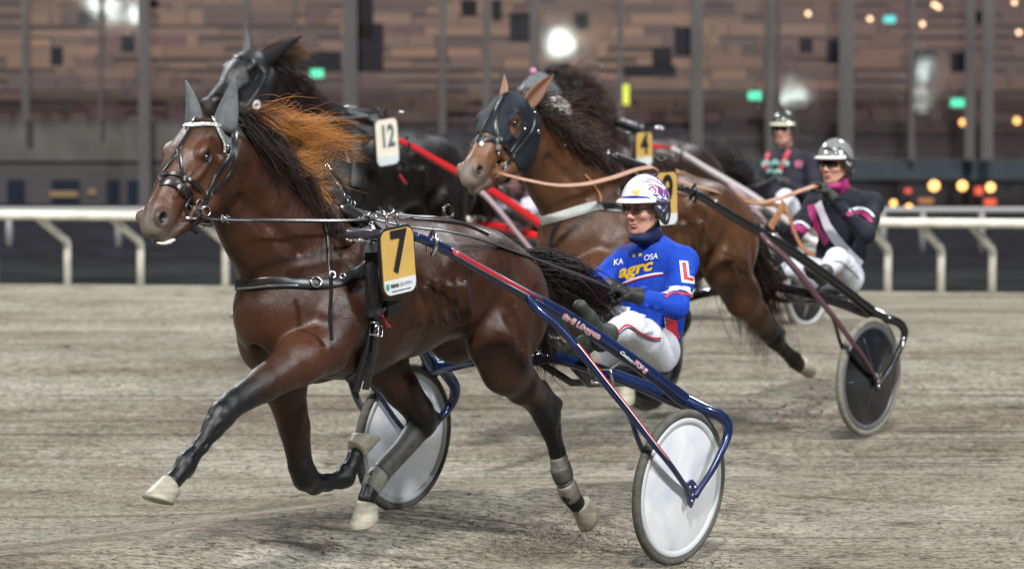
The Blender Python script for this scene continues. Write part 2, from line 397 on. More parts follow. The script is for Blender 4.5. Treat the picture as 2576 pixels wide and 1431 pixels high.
    if detail:
        for i in range(7):      # ribs
            x = 1.30 - i * .075; ridge([(x + .02, .262 + .006 * i, 1.30), (x - .03, .268 + .006 * i, 1.14)], .004, .05)
        ridge([(1.50, .17, 1.56), (1.66, .232, 1.36), (1.80, .236, 1.22)], .022, .05)                       # spine of the shoulder blade
        groove([(1.88, .150, 1.48), (2.04, .120, 1.60), (2.18, .085, 1.70)], .018, .05)                      # jugular groove
        groove([(1.60, .258, 1.22), (1.50, .262, 1.05)], .014, .04); groove([(1.76, .245, 1.14), (1.66, .262, 1.02)], .014, .03)   # triceps
        groove([(.62, .305, 1.18), (.52, .315, 1.0)], .018, .05); groove([(.42, .30, 1.25), (.34, .27, .98)], .014, .05)          # thigh
        ridge([(.88, .26, 1.38), (.98, .25, 1.42)], .03, .05); groove([(.84, .30, 1.30), (.78, .26, 1.10)], .016, .04); ridge([(.93, .285, 1.30), (.90, .265, 1.14)], .014, .04)
        for k_ in ('LF', 'RF', 'LH', 'RH'):
            P = [np.array(p[:3]) for p in J[k_]]; rr_ = [p[3] for p in J[k_]]; i = 6 if k_ in ('LH', 'RH') else 6
            for a_, b_ in ((i, i + 1), (i + 1, i + 2)):
                t = P[b_] - P[a_]; t /= np.linalg.norm(t); f = np.array((t[2], 0, -t[0])); f = f if k_[1] == 'F' else f
                for s_ in (1, -1):
                    o_ = np.array((0, s_ * rr_[a_] * .95, 0)); g.cone(P[a_] + o_ - f * .006, P[b_] + o_ * rr_[b_] / rr_[a_] - f * .006, .007, .006, .012, op='sub')
            # knob of knee or hock, ergot behind the fetlock
            f_ = P[9 - (k_[1] == 'H' and 0)]; tt = P[10] - P[9]; tt /= np.linalg.norm(tt)
            bk = np.array((-tt[2], 0, tt[0])); bk = bk if bk[0] * (1 if k_ != 'RF' else -1) < 0 else -bk
            g.cone(f_ + bk * rr_[9] * .6, f_ + bk * rr_[9] * 1.0 + tt * .02, .020, .012, .015)
        vn = .0042
        for s_ in (1, -1):       # veins of the face, belly and legs
            for pl in (((2.47, .086, 1.84), (2.50, .080, 1.80), (2.53, .074, 1.77), (2.565, .066, 1.72)), ((2.50, .080, 1.80), (2.49, .082, 1.76), (2.455, .085, 1.73))):
                for p, q in zip(pl[:-1], pl[1:]): C((p[0], p[1] * s_, p[2]), (q[0], q[1] * s_, q[2]), .0045, .0045, .006)
    V, Fc = g.mesh(1 if detail else 2)
    return V, Fc

def leg_mask(V, J):
    """black points on the legs: 1 below the marks"""
    m = np.zeros(len(V))
    for key, i0 in (('LF', 2.6), ('RF', 3.0), ('LH', 3.2), ('RH', 3.2)):
        P = np.array([p[:3] for p in J[key]]); best = np.full(len(V), 9.); tt = np.zeros(len(V))
        for i in range(len(P) - 1):
            a_, b_ = P[i], P[i + 1]; ab = b_ - a_; t = np.clip(((V - a_) @ ab) / (ab @ ab), 0, 1)
            d_ = np.linalg.norm(V - a_ - t[:, None] * ab, axis=1); k = d_ < best; best[k] = d_[k]; tt[k] = i + t[k]
        m = np.maximum(m, np.clip((tt - i0 + .5) / 1.6, 0, 1) * (best < .14))
    return m

def hoof(name, c, down, toe, parent, s=1.0, m=None):
    d_ = Vector(down).normalized(); t = Vector(toe); t = (t - d_ * t.dot(d_)).normalized(); b = d_.cross(t); n = 22; mb = MB(); vs = []; c = Vector(c)
    prof = [(.040, -.005, -.018), (.046, -.006, -.006), (.048, -.004, .004), (.052, .004, .028), (.058, .014, .062), (.062, .020, .080), (.058, .020, .088), (.02, .012, .080)]
    for r, off, h in prof:
        for k in range(n):
            a = 2 * math.pi * k / n; ca, sa = math.cos(a), math.sin(a)
            heel = .022 * (1 - ca) / 2 * (1 - h / .09) * 1.0
            rr = r * (1 - .10 * (1 - ca) / 2)
            vs.append(c + t * (off + rr * ca) * s + b * (rr * .88 * sa) * s + d_ * (h * (1 - .30 * (1 - ca) / 2) + heel) * s)
    m_ = len(prof); fs = [(i * n + k, (i + 1) * n + k, (i + 1) * n + (k + 1) % n, i * n + (k + 1) % n) for i in range(m_ - 1) for k in range(n)]
    fs.append(tuple(range(n))); fs.append(tuple((m_ - 1) * n + k for k in range(n - 1, -1, -1)))
    mb.add(vs, fs); return mb.build(name, m or M['hoof'], parent)

def make_horse(fr, label, group, matl, res=.012, J=H0, neck=NECK0, headT=None, black=0, muzzle=.55):
    root = empty('trotting_horse', fr.loc, fr.rz, label, 'horse', group)
    V, Fc = horse_shape(res, J, neck, headT)
    lm = leg_mask(V, J) if not black else np.ones(len(V)) * black
    T = headT or Matrix.Identity(4); Ti = np.array(T.inverted())
    L = V @ Ti[:3, :3].T + Ti[:3, 3]
    dm = np.linalg.norm(L - np.array((2.63, 0, 1.61)), axis=1); gm = np.clip((.13 - dm) / .09, 0, 1) * muzzle
    for s_ in (1, -1):
        de = np.linalg.norm(L - np.array((2.405, s_ * .095, 1.886)), axis=1); lm = np.maximum(lm, np.clip((.05 - de) / .025, 0, 1) * .9)
        dn = np.linalg.norm(L - np.array((2.632, s_ * .062, 1.648)), axis=1); k = np.clip((.032 - dn) / .012, 0, 1); lm = np.maximum(lm, k); gm = gm * (1 - k)
    cols = np.zeros((len(V), 3)); cols[:, 0] = lm; cols[:, 1] = gm
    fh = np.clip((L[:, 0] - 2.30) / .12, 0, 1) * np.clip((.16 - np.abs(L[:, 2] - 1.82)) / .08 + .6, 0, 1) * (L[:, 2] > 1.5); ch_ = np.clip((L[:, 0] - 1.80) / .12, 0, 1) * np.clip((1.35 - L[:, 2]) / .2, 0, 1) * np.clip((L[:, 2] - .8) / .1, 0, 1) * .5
    cols[:, 2] = np.clip(np.maximum(fh, ch_) * (1 - lm) * (1 - np.clip(gm * 1.5, 0, 1)), 0, 1) * (0 if black else .8)  # lighter bay on face and breast, mostly light put into the coat colour
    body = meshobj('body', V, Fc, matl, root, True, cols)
    for s_ in (1, -1):
        mb = MB(); mb.ball(T @ Vector((2.405, s_ * .084, 1.886)), .0235 * T.to_scale()[0], 16); mb.build('eye', M['eye'], root)
    for h in J['hoof']: hoof('hoof', *h, root, 1.2)
    return root, body
# ------------------------------------------------------------------ ground
def ss(a, b, x): t = np.clip((x - a) / (b - a), 0, 1); return t * t * (3 - 2 * t)
def gz(x, y):
    o = -.8 * (x - .758) + .6 * (y - 15.7)
    z = .20 * ss(19, 25, y) - .03 * ss(28, 34, y) - .0085 * (x + 3.5) * ss(28, 34, y)
    return z + .15 * np.exp(-((o - 1.75) / .8) ** 2) * (1 - ss(17.2, 19.5, y))
def gzf(x, y): return float(gz(np.array(float(x)), np.array(float(y))))
FENCE_Y = 34.3
def terrain(name, ys, m, zf, xw=lambda y: 3 + y * .22, nx=150):
    vs = []; fs = []
    for y in ys:
        w = xw(y)
        for i in range(nx + 1): x = -w + 2 * w * i / nx; vs.append((x, y, zf(x, y)))
    for j in range(len(ys) - 1):
        for i in range(nx): a = j * (nx + 1) + i; fs.append((a, a + 1, a + nx + 2, a + nx + 1))
    o = meshobj(name, vs, fs, m); tag(o, kind='structure'); return o
def sand_material():
    m = mat('track_sand', (.3, .27, .23), .92, spec=.2); b = bsdf(m); tc = nd(m, 'ShaderNodeTexCoord')
    def noise(scale, st, det=6, ro=.6, dist=0, rot=0, off=0):
        mp = nd(m, 'ShaderNodeMapping'); mp.inputs['Scale'].default_value = st; mp.inputs['Rotation'].default_value = (0, 0, rot); mp.inputs['Location'].default_value = (off, off, 0); link(m, tc.outputs['Object'], mp.inputs['Vector'])
        n = nd(m, 'ShaderNodeTexNoise', Scale=scale, Detail=float(det), Roughness=ro, Distortion=dist); link(m, mp.outputs[0], n.inputs['Vector']); return n.outputs[0]
    def ramp(src, stops):
        r = nd(m, 'ShaderNodeValToRGB'); e = r.color_ramp.elements
        while len(e) < len(stops): e.new(.5)
        for q, (p, c) in zip(e, stops): q.position = p; q.color = (*c, 1)
        link(m, src, r.inputs[0]); return r.outputs[0]
    def mul(a_, b_, f=1.0):
        x = nd(m, 'ShaderNodeMix', data_type='RGBA', blend_type='MULTIPLY'); x.inputs['Factor'].default_value = f; link(m, a_, x.inputs[6]); link(m, b_, x.inputs[7]); return x.outputs[2]
    big = noise(.8, (.45, 1.0, 1), 5, .6, .3)
    base = ramp(big, [(.3, (.27, .222, .17)), (.5, (.44, .405, .325)), (.68, (.56, .535, .455))])
    streak = noise(5.0, (.8, 1.0, 1), 8, .78, .4, R(5)); c1 = ramp(streak, [(.30, (.36, .35, .31)), (.45, (.88, .87, .86)), (.6, (1.05, 1.05, 1.05)), (.75, (1.2, 1.2, 1.18))])
    fine = noise(24, (1.0, 1.0, 1), 6, .85, .3, R(3), 3); c2 = ramp(fine, [(.39, (.16, .145, .13)), (.47, (.92, .92, .92)), (.60, (1.55, 1.55, 1.48))])
    clod = noise(3.6, (.8, 1.0, 1), 9, .74, .8, 0, 9); c3 = ramp(clod, [(.34, (.26, .23, .20)), (.43, (1, 1, 1))])
    # wheel tracks: thin long lines left by earlier sulkies
    trk = noise(6.5, (.014, 1.0, 1), 4, .9, .05, R(24), 5); c4 = ramp(trk, [(.38, (.26, .23, .21)), (.43, (1, 1, 1)), (.56, (1, 1, 1)), (.61, (.5, .46, .43))])
    col = mul(mul(mul(mul(base, c1), c2), c3), c4, .85); link(m, col, b.inputs['Base Color'])
    h = nd(m, 'ShaderNodeMath', operation='ADD'); link(m, streak, h.inputs[0]); link(m, fine, h.inputs[1])
    h2 = nd(m, 'ShaderNodeMath', operation='ADD'); link(m, h.outputs[0], h2.inputs[0]); link(m, clod, h2.inputs[1])
    bp = nd(m, 'ShaderNodeBump'); bp.inputs['Strength'].default_value = .9; bp.inputs['Distance'].default_value = .10; link(m, h2.outputs[0], bp.inputs['Height']); link(m, bp.outputs[0], b.inputs['Normal'])
    return m
track = terrain('track', [4 + i * .15 for i in range(204)], sand_material(), gzf)
grass_m = add_noise(mat('apron_grass', (.022, .024, .024), 1, spec=0), 3, .35, 0, stretch=(.3, 1, 1))
asph_m = add_noise(mat('apron_asphalt', (.017, .017, .020), 1, spec=0), 2, .25, 0)
terrain('verge', [34.6 + i * .5 for i in range(9)], grass_m, lambda x, y: gzf(x, 34.6) - .006, nx=40)
terrain('apron', [38.6 + i * 2 for i in range(12)], asph_m, lambda x, y: gzf(x, 34.6) - .012 - .006 * (y - 38.6), xw=lambda y: 12 + y * .3, nx=40)
terrain('infield', [-240, -60, -8, 0, 4], grass_m, lambda x, y: -.004 if y < 4 else gzf(x, 4), xw=lambda y: 60 - y * .3, nx=20)

# ------------------------------------------------------------------ rails
rail_m = add_noise(mat('white_rail_plastic', (.62, .60, .53), .5), 6, .14, 0)
old_m = mat('grey_rail_metal', (.20, .20, .20), .5)
def U(u, y): return (u - 1288) / FPX * y
fe = empty('track_rail', (0, FENCE_Y, 0), 0, 'white tubular track rail on bent gooseneck posts along the far edge of the sand', 'rail')
mb = MB(); railp = [(x, -.30, gzf(x, 34.3) + .70) for x in np.linspace(-7.5, 7.5, 24)]; mb.tube(railp, 0.047, 14); mb.build('rail', rail_m, fe)
us = [-220, -17, 168, 352, 566, 745, 925, 1105, 1280, 1450, 1615, 1775, 1935, 2090, 2235, 2369, 2498, 2640]
for u in us:
    x = U(u, FENCE_Y); z0 = gzf(x, FENCE_Y); mb = MB()
    p = [(x, 0, z0 - .05), (x, 0, z0 + .40), (x - .008, -.01, z0 + .44), (x - .24, -.27, z0 + .67), (x - .27, -.30, z0 + .70)]
    mb.tube(p, [.040, .040, .042, .040, .040], 10); mb.build('post', rail_m, fe)
f2 = empty('back_rail', (0, 43, 0), 0, 'thin grey metal rail standing behind the white track rail', 'rail')
mb = MB(); mb.tube([(x, 0, .12 + .47) for x in np.linspace(-9, 9, 8)], .045, 8); mb.build('rail', old_m, f2)
for u in (22, 297, 572, 847, 1122, 1397, 1672, 1947, 2222, 2322, 2470, 2620):
    mb = MB(); x = U(u, 43); mb.tube([(x, 0, .05), (x, 0, .58)], .045, 8); mb.build('post', old_m, f2)

# ------------------------------------------------------------------ grandstand
GY = 60.0
gs = empty('grandstand', (0, GY, 0), 0, 'long grandstand with a tall glass front and dim terraces of tables behind it', 'grandstand')
def Z(v, y): return CAMH - (v - 202) / FPX * y
def rect(mb, u0, u1, v0, v1, y, dp=.1):
    x0, x1, z0, z1 = U(u0, y), U(u1, y), Z(v1, y), Z(v0, y); mb.box(((x0 + x1) / 2, y - GY + dp / 2, (z0 + z1) / 2), (x1 - x0, dp, z1 - z0))
conc = add_noise(mat('concrete', (.075, .069, .064), .85), 1.5, .2, 0)
dark_c = add_noise(mat('dark_cladding', (.024, .023, .028), .7), 1.2, .3, 0)
teal_m = mat('dark_teal_beam', (.014, .022, .030), .6)
colm = add_noise(mat('steel_column', (.068, .063, .062), .6), 1.0, .15, 0)
mb = MB(); rect(mb, -300, 900, 305, 405, GY, .3); mb.build('balcony_wall', conc, gs, False)
mb = MB(); rect(mb, 900, 1780, 330, 405, GY, .3); mb.build('balcony_wall', dark_c, gs, False)
mb = MB(); rect(mb, 1780, 2900, 402, 452, GY - .3, .5); mb.build('fascia_beam', teal_m, gs, False)
mb = MB(); rect(mb, -300, 1780, 405.5, 431.5, GY + .06, .2); mb.build('lower_wall', mat('plinth', (.045, .041, .041), .8), gs, False)
mb = MB(); rect(mb, -300, 1200, 432, 620, GY + .02, .2); mb.build('ground_floor_wall', mat('render_wall', (.040, .034, .037), .85), gs, False); mb = MB(); rect(mb, 1200, 2900, 440, 620, GY + 1.9, .2); mb.build('ground_floor_wall', dark_c, gs, False)
mb = MB(); rect(mb, -300, 2900, -260, -160, GY - .2, .8); mb.build('roof_beam', teal_m, gs, False)
for u, w, v1, y in ((68, 22, 305, 59.6), (365, 33, 540, 59.2), (255, 9, 305, 59.7), (622, 20, 330, 59.6), (745, 10, 330, 59.7), (882, 42, 345, 59.2), (1113, 20, 340, 59.6), (1224, 22, 345, 59.5), (1343, 26, 360, 59.4), (1560, 16, 380, 59.6), (1752, 36, 420, 59.3),
                 (1936, 26, 402, 59.6), (1958, 12, 402, 59.7), (2127, 42, 402, 59.2), (2292, 16, 402, 59.6), (2438, 28, 402, 59.4), (2482, 34, 402, 59.2), (2640, 20, 402, 59.6)):
    mb = MB(); x = U(u, y); ww = .85 * w / FPX * y; z0, z1 = Z(v1, y), Z(-170, y); mb.box((x, y - GY, (z0 + z1) / 2), (ww, .12, z1 - z0)); mb.box((x, y - GY - .07, (z0 + z1) / 2), (ww * .25, .05, z1 - z0)); mb.build('column', colm, gs, False)
# terraces: each step carries a row of partitions and table fronts of different woods and cloths
ter_m = mat('terrace_panels', (1, 1, 1), .75, attr=True)
rr = random.Random(5)
tan = [(.145, .096, .063), (.128, .086, .060), (.165, .108, .070), (.112, .078, .058), (.095, .069, .055)]
dk = [(.028, .025, .034), (.036, .027, .033), (.05, .019, .030), (.026, .029, .040)]; mid = [(.078, .056, .048), (.066, .048, .044), (.09, .062, .050)]
for k in range(15):
    y = GY + 1.6 + k * .8; vb = 335 - k * 27; mb = MB()
    x = U(-160, y); xe = U(2760, y); zb = Z(vb, y); h = 29 / FPX * y
    mb.cur = (.036, .028, .028); mb.box((0, y - GY + .35, zb - .25), (xe - x, .9, .5))
    while x < xe:
        w = rr.choice((.3, .4, .6, .8, 1.1, 1.5)) * rr.uniform(.8, 1.3); u = x / y * FPX + 1288
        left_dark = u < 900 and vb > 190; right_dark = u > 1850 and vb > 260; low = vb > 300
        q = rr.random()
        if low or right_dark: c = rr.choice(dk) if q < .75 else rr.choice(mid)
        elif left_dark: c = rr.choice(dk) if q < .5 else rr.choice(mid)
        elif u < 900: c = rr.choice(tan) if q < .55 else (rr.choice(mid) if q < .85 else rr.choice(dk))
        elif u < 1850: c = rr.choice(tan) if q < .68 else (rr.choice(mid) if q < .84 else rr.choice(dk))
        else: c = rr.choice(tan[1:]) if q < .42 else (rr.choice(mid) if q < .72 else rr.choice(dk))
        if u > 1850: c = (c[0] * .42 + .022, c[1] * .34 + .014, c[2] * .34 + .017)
        f_ = rr.uniform(.75, 1.15); mb.cur = tuple(.62 * q_ * f_ + .38 * m_ for q_, m_ in zip(c, (.080, .056, .044)))  # darks lifted towards one tone: haze of the glass put into the panel colours
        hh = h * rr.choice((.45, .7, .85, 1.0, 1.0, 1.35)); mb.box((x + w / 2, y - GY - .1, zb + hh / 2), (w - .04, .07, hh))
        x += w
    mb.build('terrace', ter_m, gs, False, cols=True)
# high rear wall of the hall with wooden panels
mb = MB(); y = GY + 14.3; mb.cur = (.08, .056, .046); rect(mb, -400, 2900, -300, 60, y, .3)
for i in range(70):
    u = -300 + i * 45 + rr.uniform(-10, 10); v = rr.choice((-150, -110, -70, -40)); mb.cur = rr.choice(tan + mid); rect(mb, u, u + rr.uniform(25, 90), v, v + 30, y - .15, .1)
mb.build('rear_wall', ter_m, gs, False, cols=True)
# hanging screens
scr = mat('screen_glass', (.010, .014, .024), .25)
for u0, u1, v0, v1 in ((895, 940, -30, 100), (895, 965, 60, 182), (1160, 1200, 0, 42), (1282, 1352, 34, 108), (1238, 1262, 0, 55), (1443, 1480, 34, 76), (1695, 1740, 68, 142), (2078, 2118, 100, 162), (2010, 2043, 98, 135), (1100, 1125, 120, 150), (305, 340, 90, 132), (200, 232, 30, 60),
                       (360, 400, 0, 22), (2300, 2352, 128, 214), (2390, 2446, 132, 182), (2430, 2470, 30, 60), (1640, 1690, 120, 170), (130, 160, 120, 165), (745, 860, 130, 182), (1555, 1700, 165, 195)):
    mb = MB(); rect(mb, u0, u1, v0, v1, GY + 1.2, .08); mb.build('screen', scr, gs, False)
def emi(name, c, s): return mat(name, (.02, .02, .02), .5, emit=c, es=s)
eg = emi('exit_green', (.10, .85, .45), 1.6); ey = emi('sign_yellow', (.80, .85, .06), .95); ew = emi('lamp_warm', (1, .62, .34), 3.2); eo = emi('globe_orange', (1, .50, .14), 3.0); et = emi('sign_turquoise', (.12, .8, .7), 1.3); er = emi('lamp_red', (1, .12, .05), 1.0)
for u, v in ((798, 185), (1898, 241), (2408, 259)):
    mb = MB(); rect(mb, u - 16, u + 16, v - 10, v + 10, GY + 1.0, .06); mb.build('exit_sign', eg, gs, False)
mb = MB(); rect(mb, 2222, 2250, 41, 59, GY + 1.0, .06); mb.build('exit_sign', et, gs, False)
mb = MB(); rect(mb, 1555, 1582, 213, 264, GY - .4, .04); mb.build('yellow_sign', ey, gs, False)
for u, v in ((2031, 36), (2186, 49), (2347, 13), (2318, 62), (2358, 20), (2548, 8), (2560, 83)):
    mb = MB(); y = GY + 3; mb.ball((U(u, y), 3, Z(v, y)), 6.5 / FPX * y, 10); mb.build('ceiling_lamp', ew, gs)
for u, v, r in ((2421, 308, 9), (2557, 304, 9), (2350, 467, 13), (2421, 467, 12), (2492, 471, 11), (2287, 521, 8), (2248, 511, 8)):
    mb = MB(); y = GY + .8; mb.ball((U(u, y), .8, Z(v, y)), r / FPX * y, 12); mb.build('globe_lamp', eo, gs)
for u, v, w, h in ((2463, 480, 9, 9), (2492, 508, 14, 7), (2330, 505, 18, 6), (2285, 480, 7, 5)):
    mb = MB(); rect(mb, u - w, u + w, v - h, v + h, GY + 1.7, .05); mb.build('lit_counter', er if w < 15 else emi('counter_warm', (.8, .33, .12), .5), gs, False)
for u0, u1 in ((18, 62), (130, 200), (268, 300), (320, 352), (430, 492)):
    mb = MB(); rect(mb, u0, u1, 452, 520, GY - .01, .06); mb.build('window', scr, gs, False)
for u0, u1, v in ((125, 195, 488), (222, 240, 483)):
    mb = MB(); rect(mb, u0, u1, v - 7, v + 7, GY - .04, .05); mb.build('lit_counter', emi('counter_yellow', (.8, .5, .22), .22), gs, False)
# the warm ceiling lighting of the hall
for x in (-9, 0, 9):
    l_ = bpy.data.lights.new('hall_light', 'AREA'); l_.shape = 'RECTANGLE'; l_.size = 8; l_.size_y = 1; l_.energy = 400; l_.color = (1, .74, .52)
    o_ = bpy.data.objects.new('hall_light', l_); COL.objects.link(o_); o_.location = (x, GY + 1.2, 7.6); o_.rotation_euler = (R(38), 0, 0)
# glass front: lets the hall show through and mirrors the floodlights of the track
gm = bpy.data.materials.new('glazing'); gm.use_nodes = True; nt = gm.node_tree; nt.nodes.remove(nt.nodes['Principled BSDF'])
gl = nt.nodes.new('ShaderNodeBsdfGlossy'); gl.inputs['Roughness'].default_value = .035; tr = nt.nodes.new('ShaderNodeBsdfTransparent'); tr.inputs[0].default_value = (.93, .92, .95, 1)
mxs = nt.nodes.new('ShaderNodeMixShader'); mxs.inputs[0].default_value = .10
nt.links.new(tr.outputs[0], mxs.inputs[1]); nt.links.new(gl.outputs[0], mxs.inputs[2]); nt.links.new(mxs.outputs[0], nt.nodes['Material Output'].inputs[0])
for u0, u1, v1 in ((-300, 365, 305), (365, 882, 305), (882, 1343, 330), (1343, 1752, 330), (1752, 2127, 402), (2127, 2480, 402), (2480, 2900, 402)):
    mb = MB(); rect(mb, u0 + 2, u1 - 2, -160, v1, GY - .1, .02); mb.build('glass_pane', gm, gs, False)
# floodlight masts in the infield behind the camera (seen only mirrored in the glass)
fl_m = emi('floodlight_lamp', (.85, 1, .92), 34)
def flood(u, v, heads, label):
    L = 170; r = px_ray(u, v); k = (GY - .1) / r.y; P = Vector((0, 0, CAMH)) + r * k; P = P + Vector((r.x, -r.y, r.z)) * (L / r.y)
    t = empty('floodlight_mast', (P.x, P.y, 0), 0, label, 'floodlight', 'floodlight masts in the infield behind the camera')
    mb = MB(); mb.tube([(0, 0, 0), (0, 0, P.z + .4)], [.14, .08], 10); mb.build('pole', M['chrome'], t)
    for dx, dz, w, h in heads:
        mb = MB(); sc_ = (L + GY) / FPX; mb.box((-dx * sc_, .25, P.z - dz * sc_), (w * sc_, .08, h * sc_)); mb.build('lamp_head', fl_m, t, False)
flood(1410, 115, [(0, 0, 40, 24), (-18, -6, 18, 14), (14, 8, 16, 12), (3, -24, 26, 14)], 'floodlight mast with a tight bunch of four lamp heads')
flood(250, 16, [(0, 0, 24, 12), (14, -18, 20, 10), (-12, 6, 14, 10)], 'floodlight mast with three lamp heads')
flood(340, 40, [(0, 0, 24, 12), (-2, -22, 12, 8), (50, 3, 16, 8), (56, -28, 22, 10)], 'floodlight mast with four lamp heads far apart')
flood(1988, 238, [(-22, 0, 30, 8), (10, 4, 14, 6), (28, 12, 26, 6), (2, -28, 9, 6), (40, -10, 7, 4)], 'floodlight mast with five lamp heads in a fan')
flood(2321, 190, [(0, -2, 16, 10), (-6, -26, 24, 5), (14, 40, 10, 6), (-12, 44, 8, 5), (6, 76, 14, 6)], 'floodlight mast with lamp heads one above the other')
# ------------------------------------------------------------------ text and number plates
def text_verts(body, size, bold=0, shear=0, spacing=1.0, sx=1.0):
    c = bpy.data.curves.new('t', 'FONT'); c.body = body; c.size = size; c.offset = bold; c.shear = shear; c.space_character = spacing; c.align_x = 'CENTER'; c.align_y = 'CENTER'; c.resolution_u = 3
    o = bpy.data.objects.new('t', c); COL.objects.link(o); bpy.context.view_layer.update(); me = o.to_mesh()
    vs = [(v.co.x * sx, v.co.y) for v in me.vertices]; fs = [tuple(p.vertices) for p in me.polygons]
    o.to_mesh_clear(); bpy.data.objects.remove(o); bpy.data.curves.remove(c); return vs, fs
def decal(name, tx, m, parent, place, maxe=None, t=0):
    """tx: (verts2d, faces); place(x, y) -> point in parent space; faces are cut finer so that the letters follow the cloth"""
    bm = bmesh.new(); vv = [bm.verts.new((x, y, 0)) for x, y in tx[0]]
    for f in tx[1]:
        try: bm.faces.new([vv[i] for i in f])
        except ValueError: pass
    bmesh.ops.triangulate(bm, faces=bm.faces[:])
    if maxe:
        for _ in range(4):
            es = [e for e in bm.edges if e.calc_length() > maxe]
            if not es: break
            bmesh.ops.subdivide_edges(bm, edges=es, cuts=1); bmesh.ops.triangulate(bm, faces=bm.faces[:])
    bm.verts.index_update(); vs = []; ok = True
    for v in bm.verts: vs.append(place(v.co.x, v.co.y))
    fs = [tuple(v.index for v in f.verts) for f in bm.faces if all(vs[v.index] is not None for v in f.verts)]
    vs = [q if q is not None else (0, 0, 0) for q in vs]; bm.free()
    return meshobj(name, vs, fs, m, parent, False)
def rrect(w, h, r, n=6):
    out = []
    for cx, cy, a0 in ((w / 2 - r, h / 2 - r, 0), (-w / 2 + r, h / 2 - r, 90), (-w / 2 + r, -h / 2 + r, 180), (w / 2 - r, -h / 2 + r, 270)):
        for k in range(n + 1): a = R(a0 + 90 * k / n); out.append((cx + r * math.cos(a), cy + r * math.sin(a)))
    return out
def slab(mb, out, th, place):
    n = len(out); vs = [place(x, y, 0) for x, y in out] + [place(x, y, th) for x, y in out]
    mb.add(vs, [tuple(range(n - 1, -1, -1)), tuple(range(n, 2 * n))] + [(k, (k + 1) % n, n + (k + 1) % n, n + k) for k in range(n)])
M['plate_gold'] = add_noise(mat('plate_gold', (.56, .36, .10), .45), 9, .06, 0); M['plate_white'] = add_noise(mat('plate_white', (.62, .66, .68), .4), 9, .06, 0); M['plate_cream'] = mat('plate_cream', (.62, .50, .36), .5)
M['ink'] = mat('black_ink', (.012, .012, .014), .5); M['ink_green'] = mat('green_ink', (.05, .32, .26), .5); M['ink_grey'] = mat('grey_ink', (.16, .18, .19), .5); M['steelblue'] = mat('grey_blue_ink', (.10, .14, .18), .5)
def number_plate(fr, c, up, num, label, w=.225, h=.30, face=None, small=False, ink=None, numsize=None, nrm=(0, 1, 0)):
    root = empty('number_plate', fr.to_world(c), fr.rz, label, 'number plate', 'saddle number plates on the horses')
    up = Vector(up).normalized(); nrm = Vector(nrm); nrm = (nrm - up * nrm.dot(up)).normalized(); rt = up.cross(nrm)     # seen from the left side of the horse
    P = lambda x, y, z=0: rt * x + up * y + nrm * z
    mb = MB(); slab(mb, rrect(w, h, .05), .012, P); autosmooth(mb.build('frame', M['ink'], root))
    mb = MB(); slab(mb, rrect(w - .020, h - .020, .042), .0155, P); autosmooth(mb.build('face', face or M['plate_gold'], root))
    lo = [(x, y) for x, y in rrect(w - .024, h - .024, .04) if y < -h / 2 + .075]; y1 = -h / 2 + .075
    lo = [((w - .024) / 2 * -1, y1)] + [p for p in lo if p[0] < 0] + [p for p in lo if p[0] >= 0] + [((w - .024) / 2, y1)]
    mb = MB(); slab(mb, lo, .0172, P); mb.build('sponsor_panel', M['plate_white'], root, False)
    decal('number', text_verts(num, numsize or .245, .006, 0, .95, .92 if len(num) == 1 else .8), ink or M['ink'], root, lambda x, y: P(x, y + .035, .0195))
    if small:
        sp = root
        decal('lettering', text_verts('NEAB', .021, .0008), M['ink'], sp, lambda x, y: P(x - .042, y - .098, .0195))
        decal('lettering', text_verts('GRUPPEN', .020), M['ink_grey'], sp, lambda x, y: P(x + .032, y - .098, .0195))
        mb = MB(); slab(mb, [(-.062, -.1225), (.066, -.1225), (.066, -.1185), (-.062, -.1185)], .0195, P); mb.build('fine_print', M['ink_grey'], root, False)
        mb = MB(); slab(mb, [(.012 * math.cos(a) - .088, .014 * math.sin(a) - .098) for a in np.linspace(0, 6.1, 14)], .0195, P); mb.build('emblem', M['ink_green'], root, False)
    mb = MB()
    for s_ in (-.035, .035): mb.tube([P(s_, h / 2 - .015, -.004), P(s_, h / 2 + .05, -.01), P(s_ * .9, h / 2 + .085, -.045)], .007, 8)
    mb.tube([P(-.05, h / 2 + .055, -.01), P(.05, h / 2 + .055, -.01)], .008, 8); mb.build('bracket', M['chrome'] if small else M['black_leather'], root)
    return root

# ------------------------------------------------------------------ sulky
M['tyre'] = add_noise(mat('tyre_rubber', (.085, .083, .072), .75), 30, .2, .3, 90, .002)
M['tyre_dusty'] = add_noise(mat('tyre_dusty', (.20, .19, .155), .85), 30, .2, .3, 90, .002)
def disc_mat(name, c1, c2, rough=.3, alpha=.0):
    m = mat(name, c1, rough, coat=.25); b = bsdf(m); tc = nd(m, 'ShaderNodeTexCoord'); n = nd(m, 'ShaderNodeTexNoise', Scale=3.6, Detail=3.0, Distortion=.6); link(m, tc.outputs['Object'], n.inputs['Vector'])
    cr = nd(m, 'ShaderNodeValToRGB'); e = cr.color_ramp.elements; e[0].position = .32; e[0].color = (*c2, 1); e[1].position = .55; e[1].color = (*c1, 1); link(m, n.outputs[0], cr.inputs[0]); link(m, cr.outputs[0], b.inputs['Base Color'])
    if alpha:
        t = nd(m, 'ShaderNodeBsdfTranslucent'); link(m, cr.outputs[0], t.inputs[0]); x = nd(m, 'ShaderNodeMixShader'); x.inputs[0].default_value = alpha; link(m, b.outputs[0], x.inputs[1]); link(m, t.outputs[0], x.inputs[2]); link(m, x.outputs[0], m.node_tree.nodes['Material Output'].inputs[0])
    return m
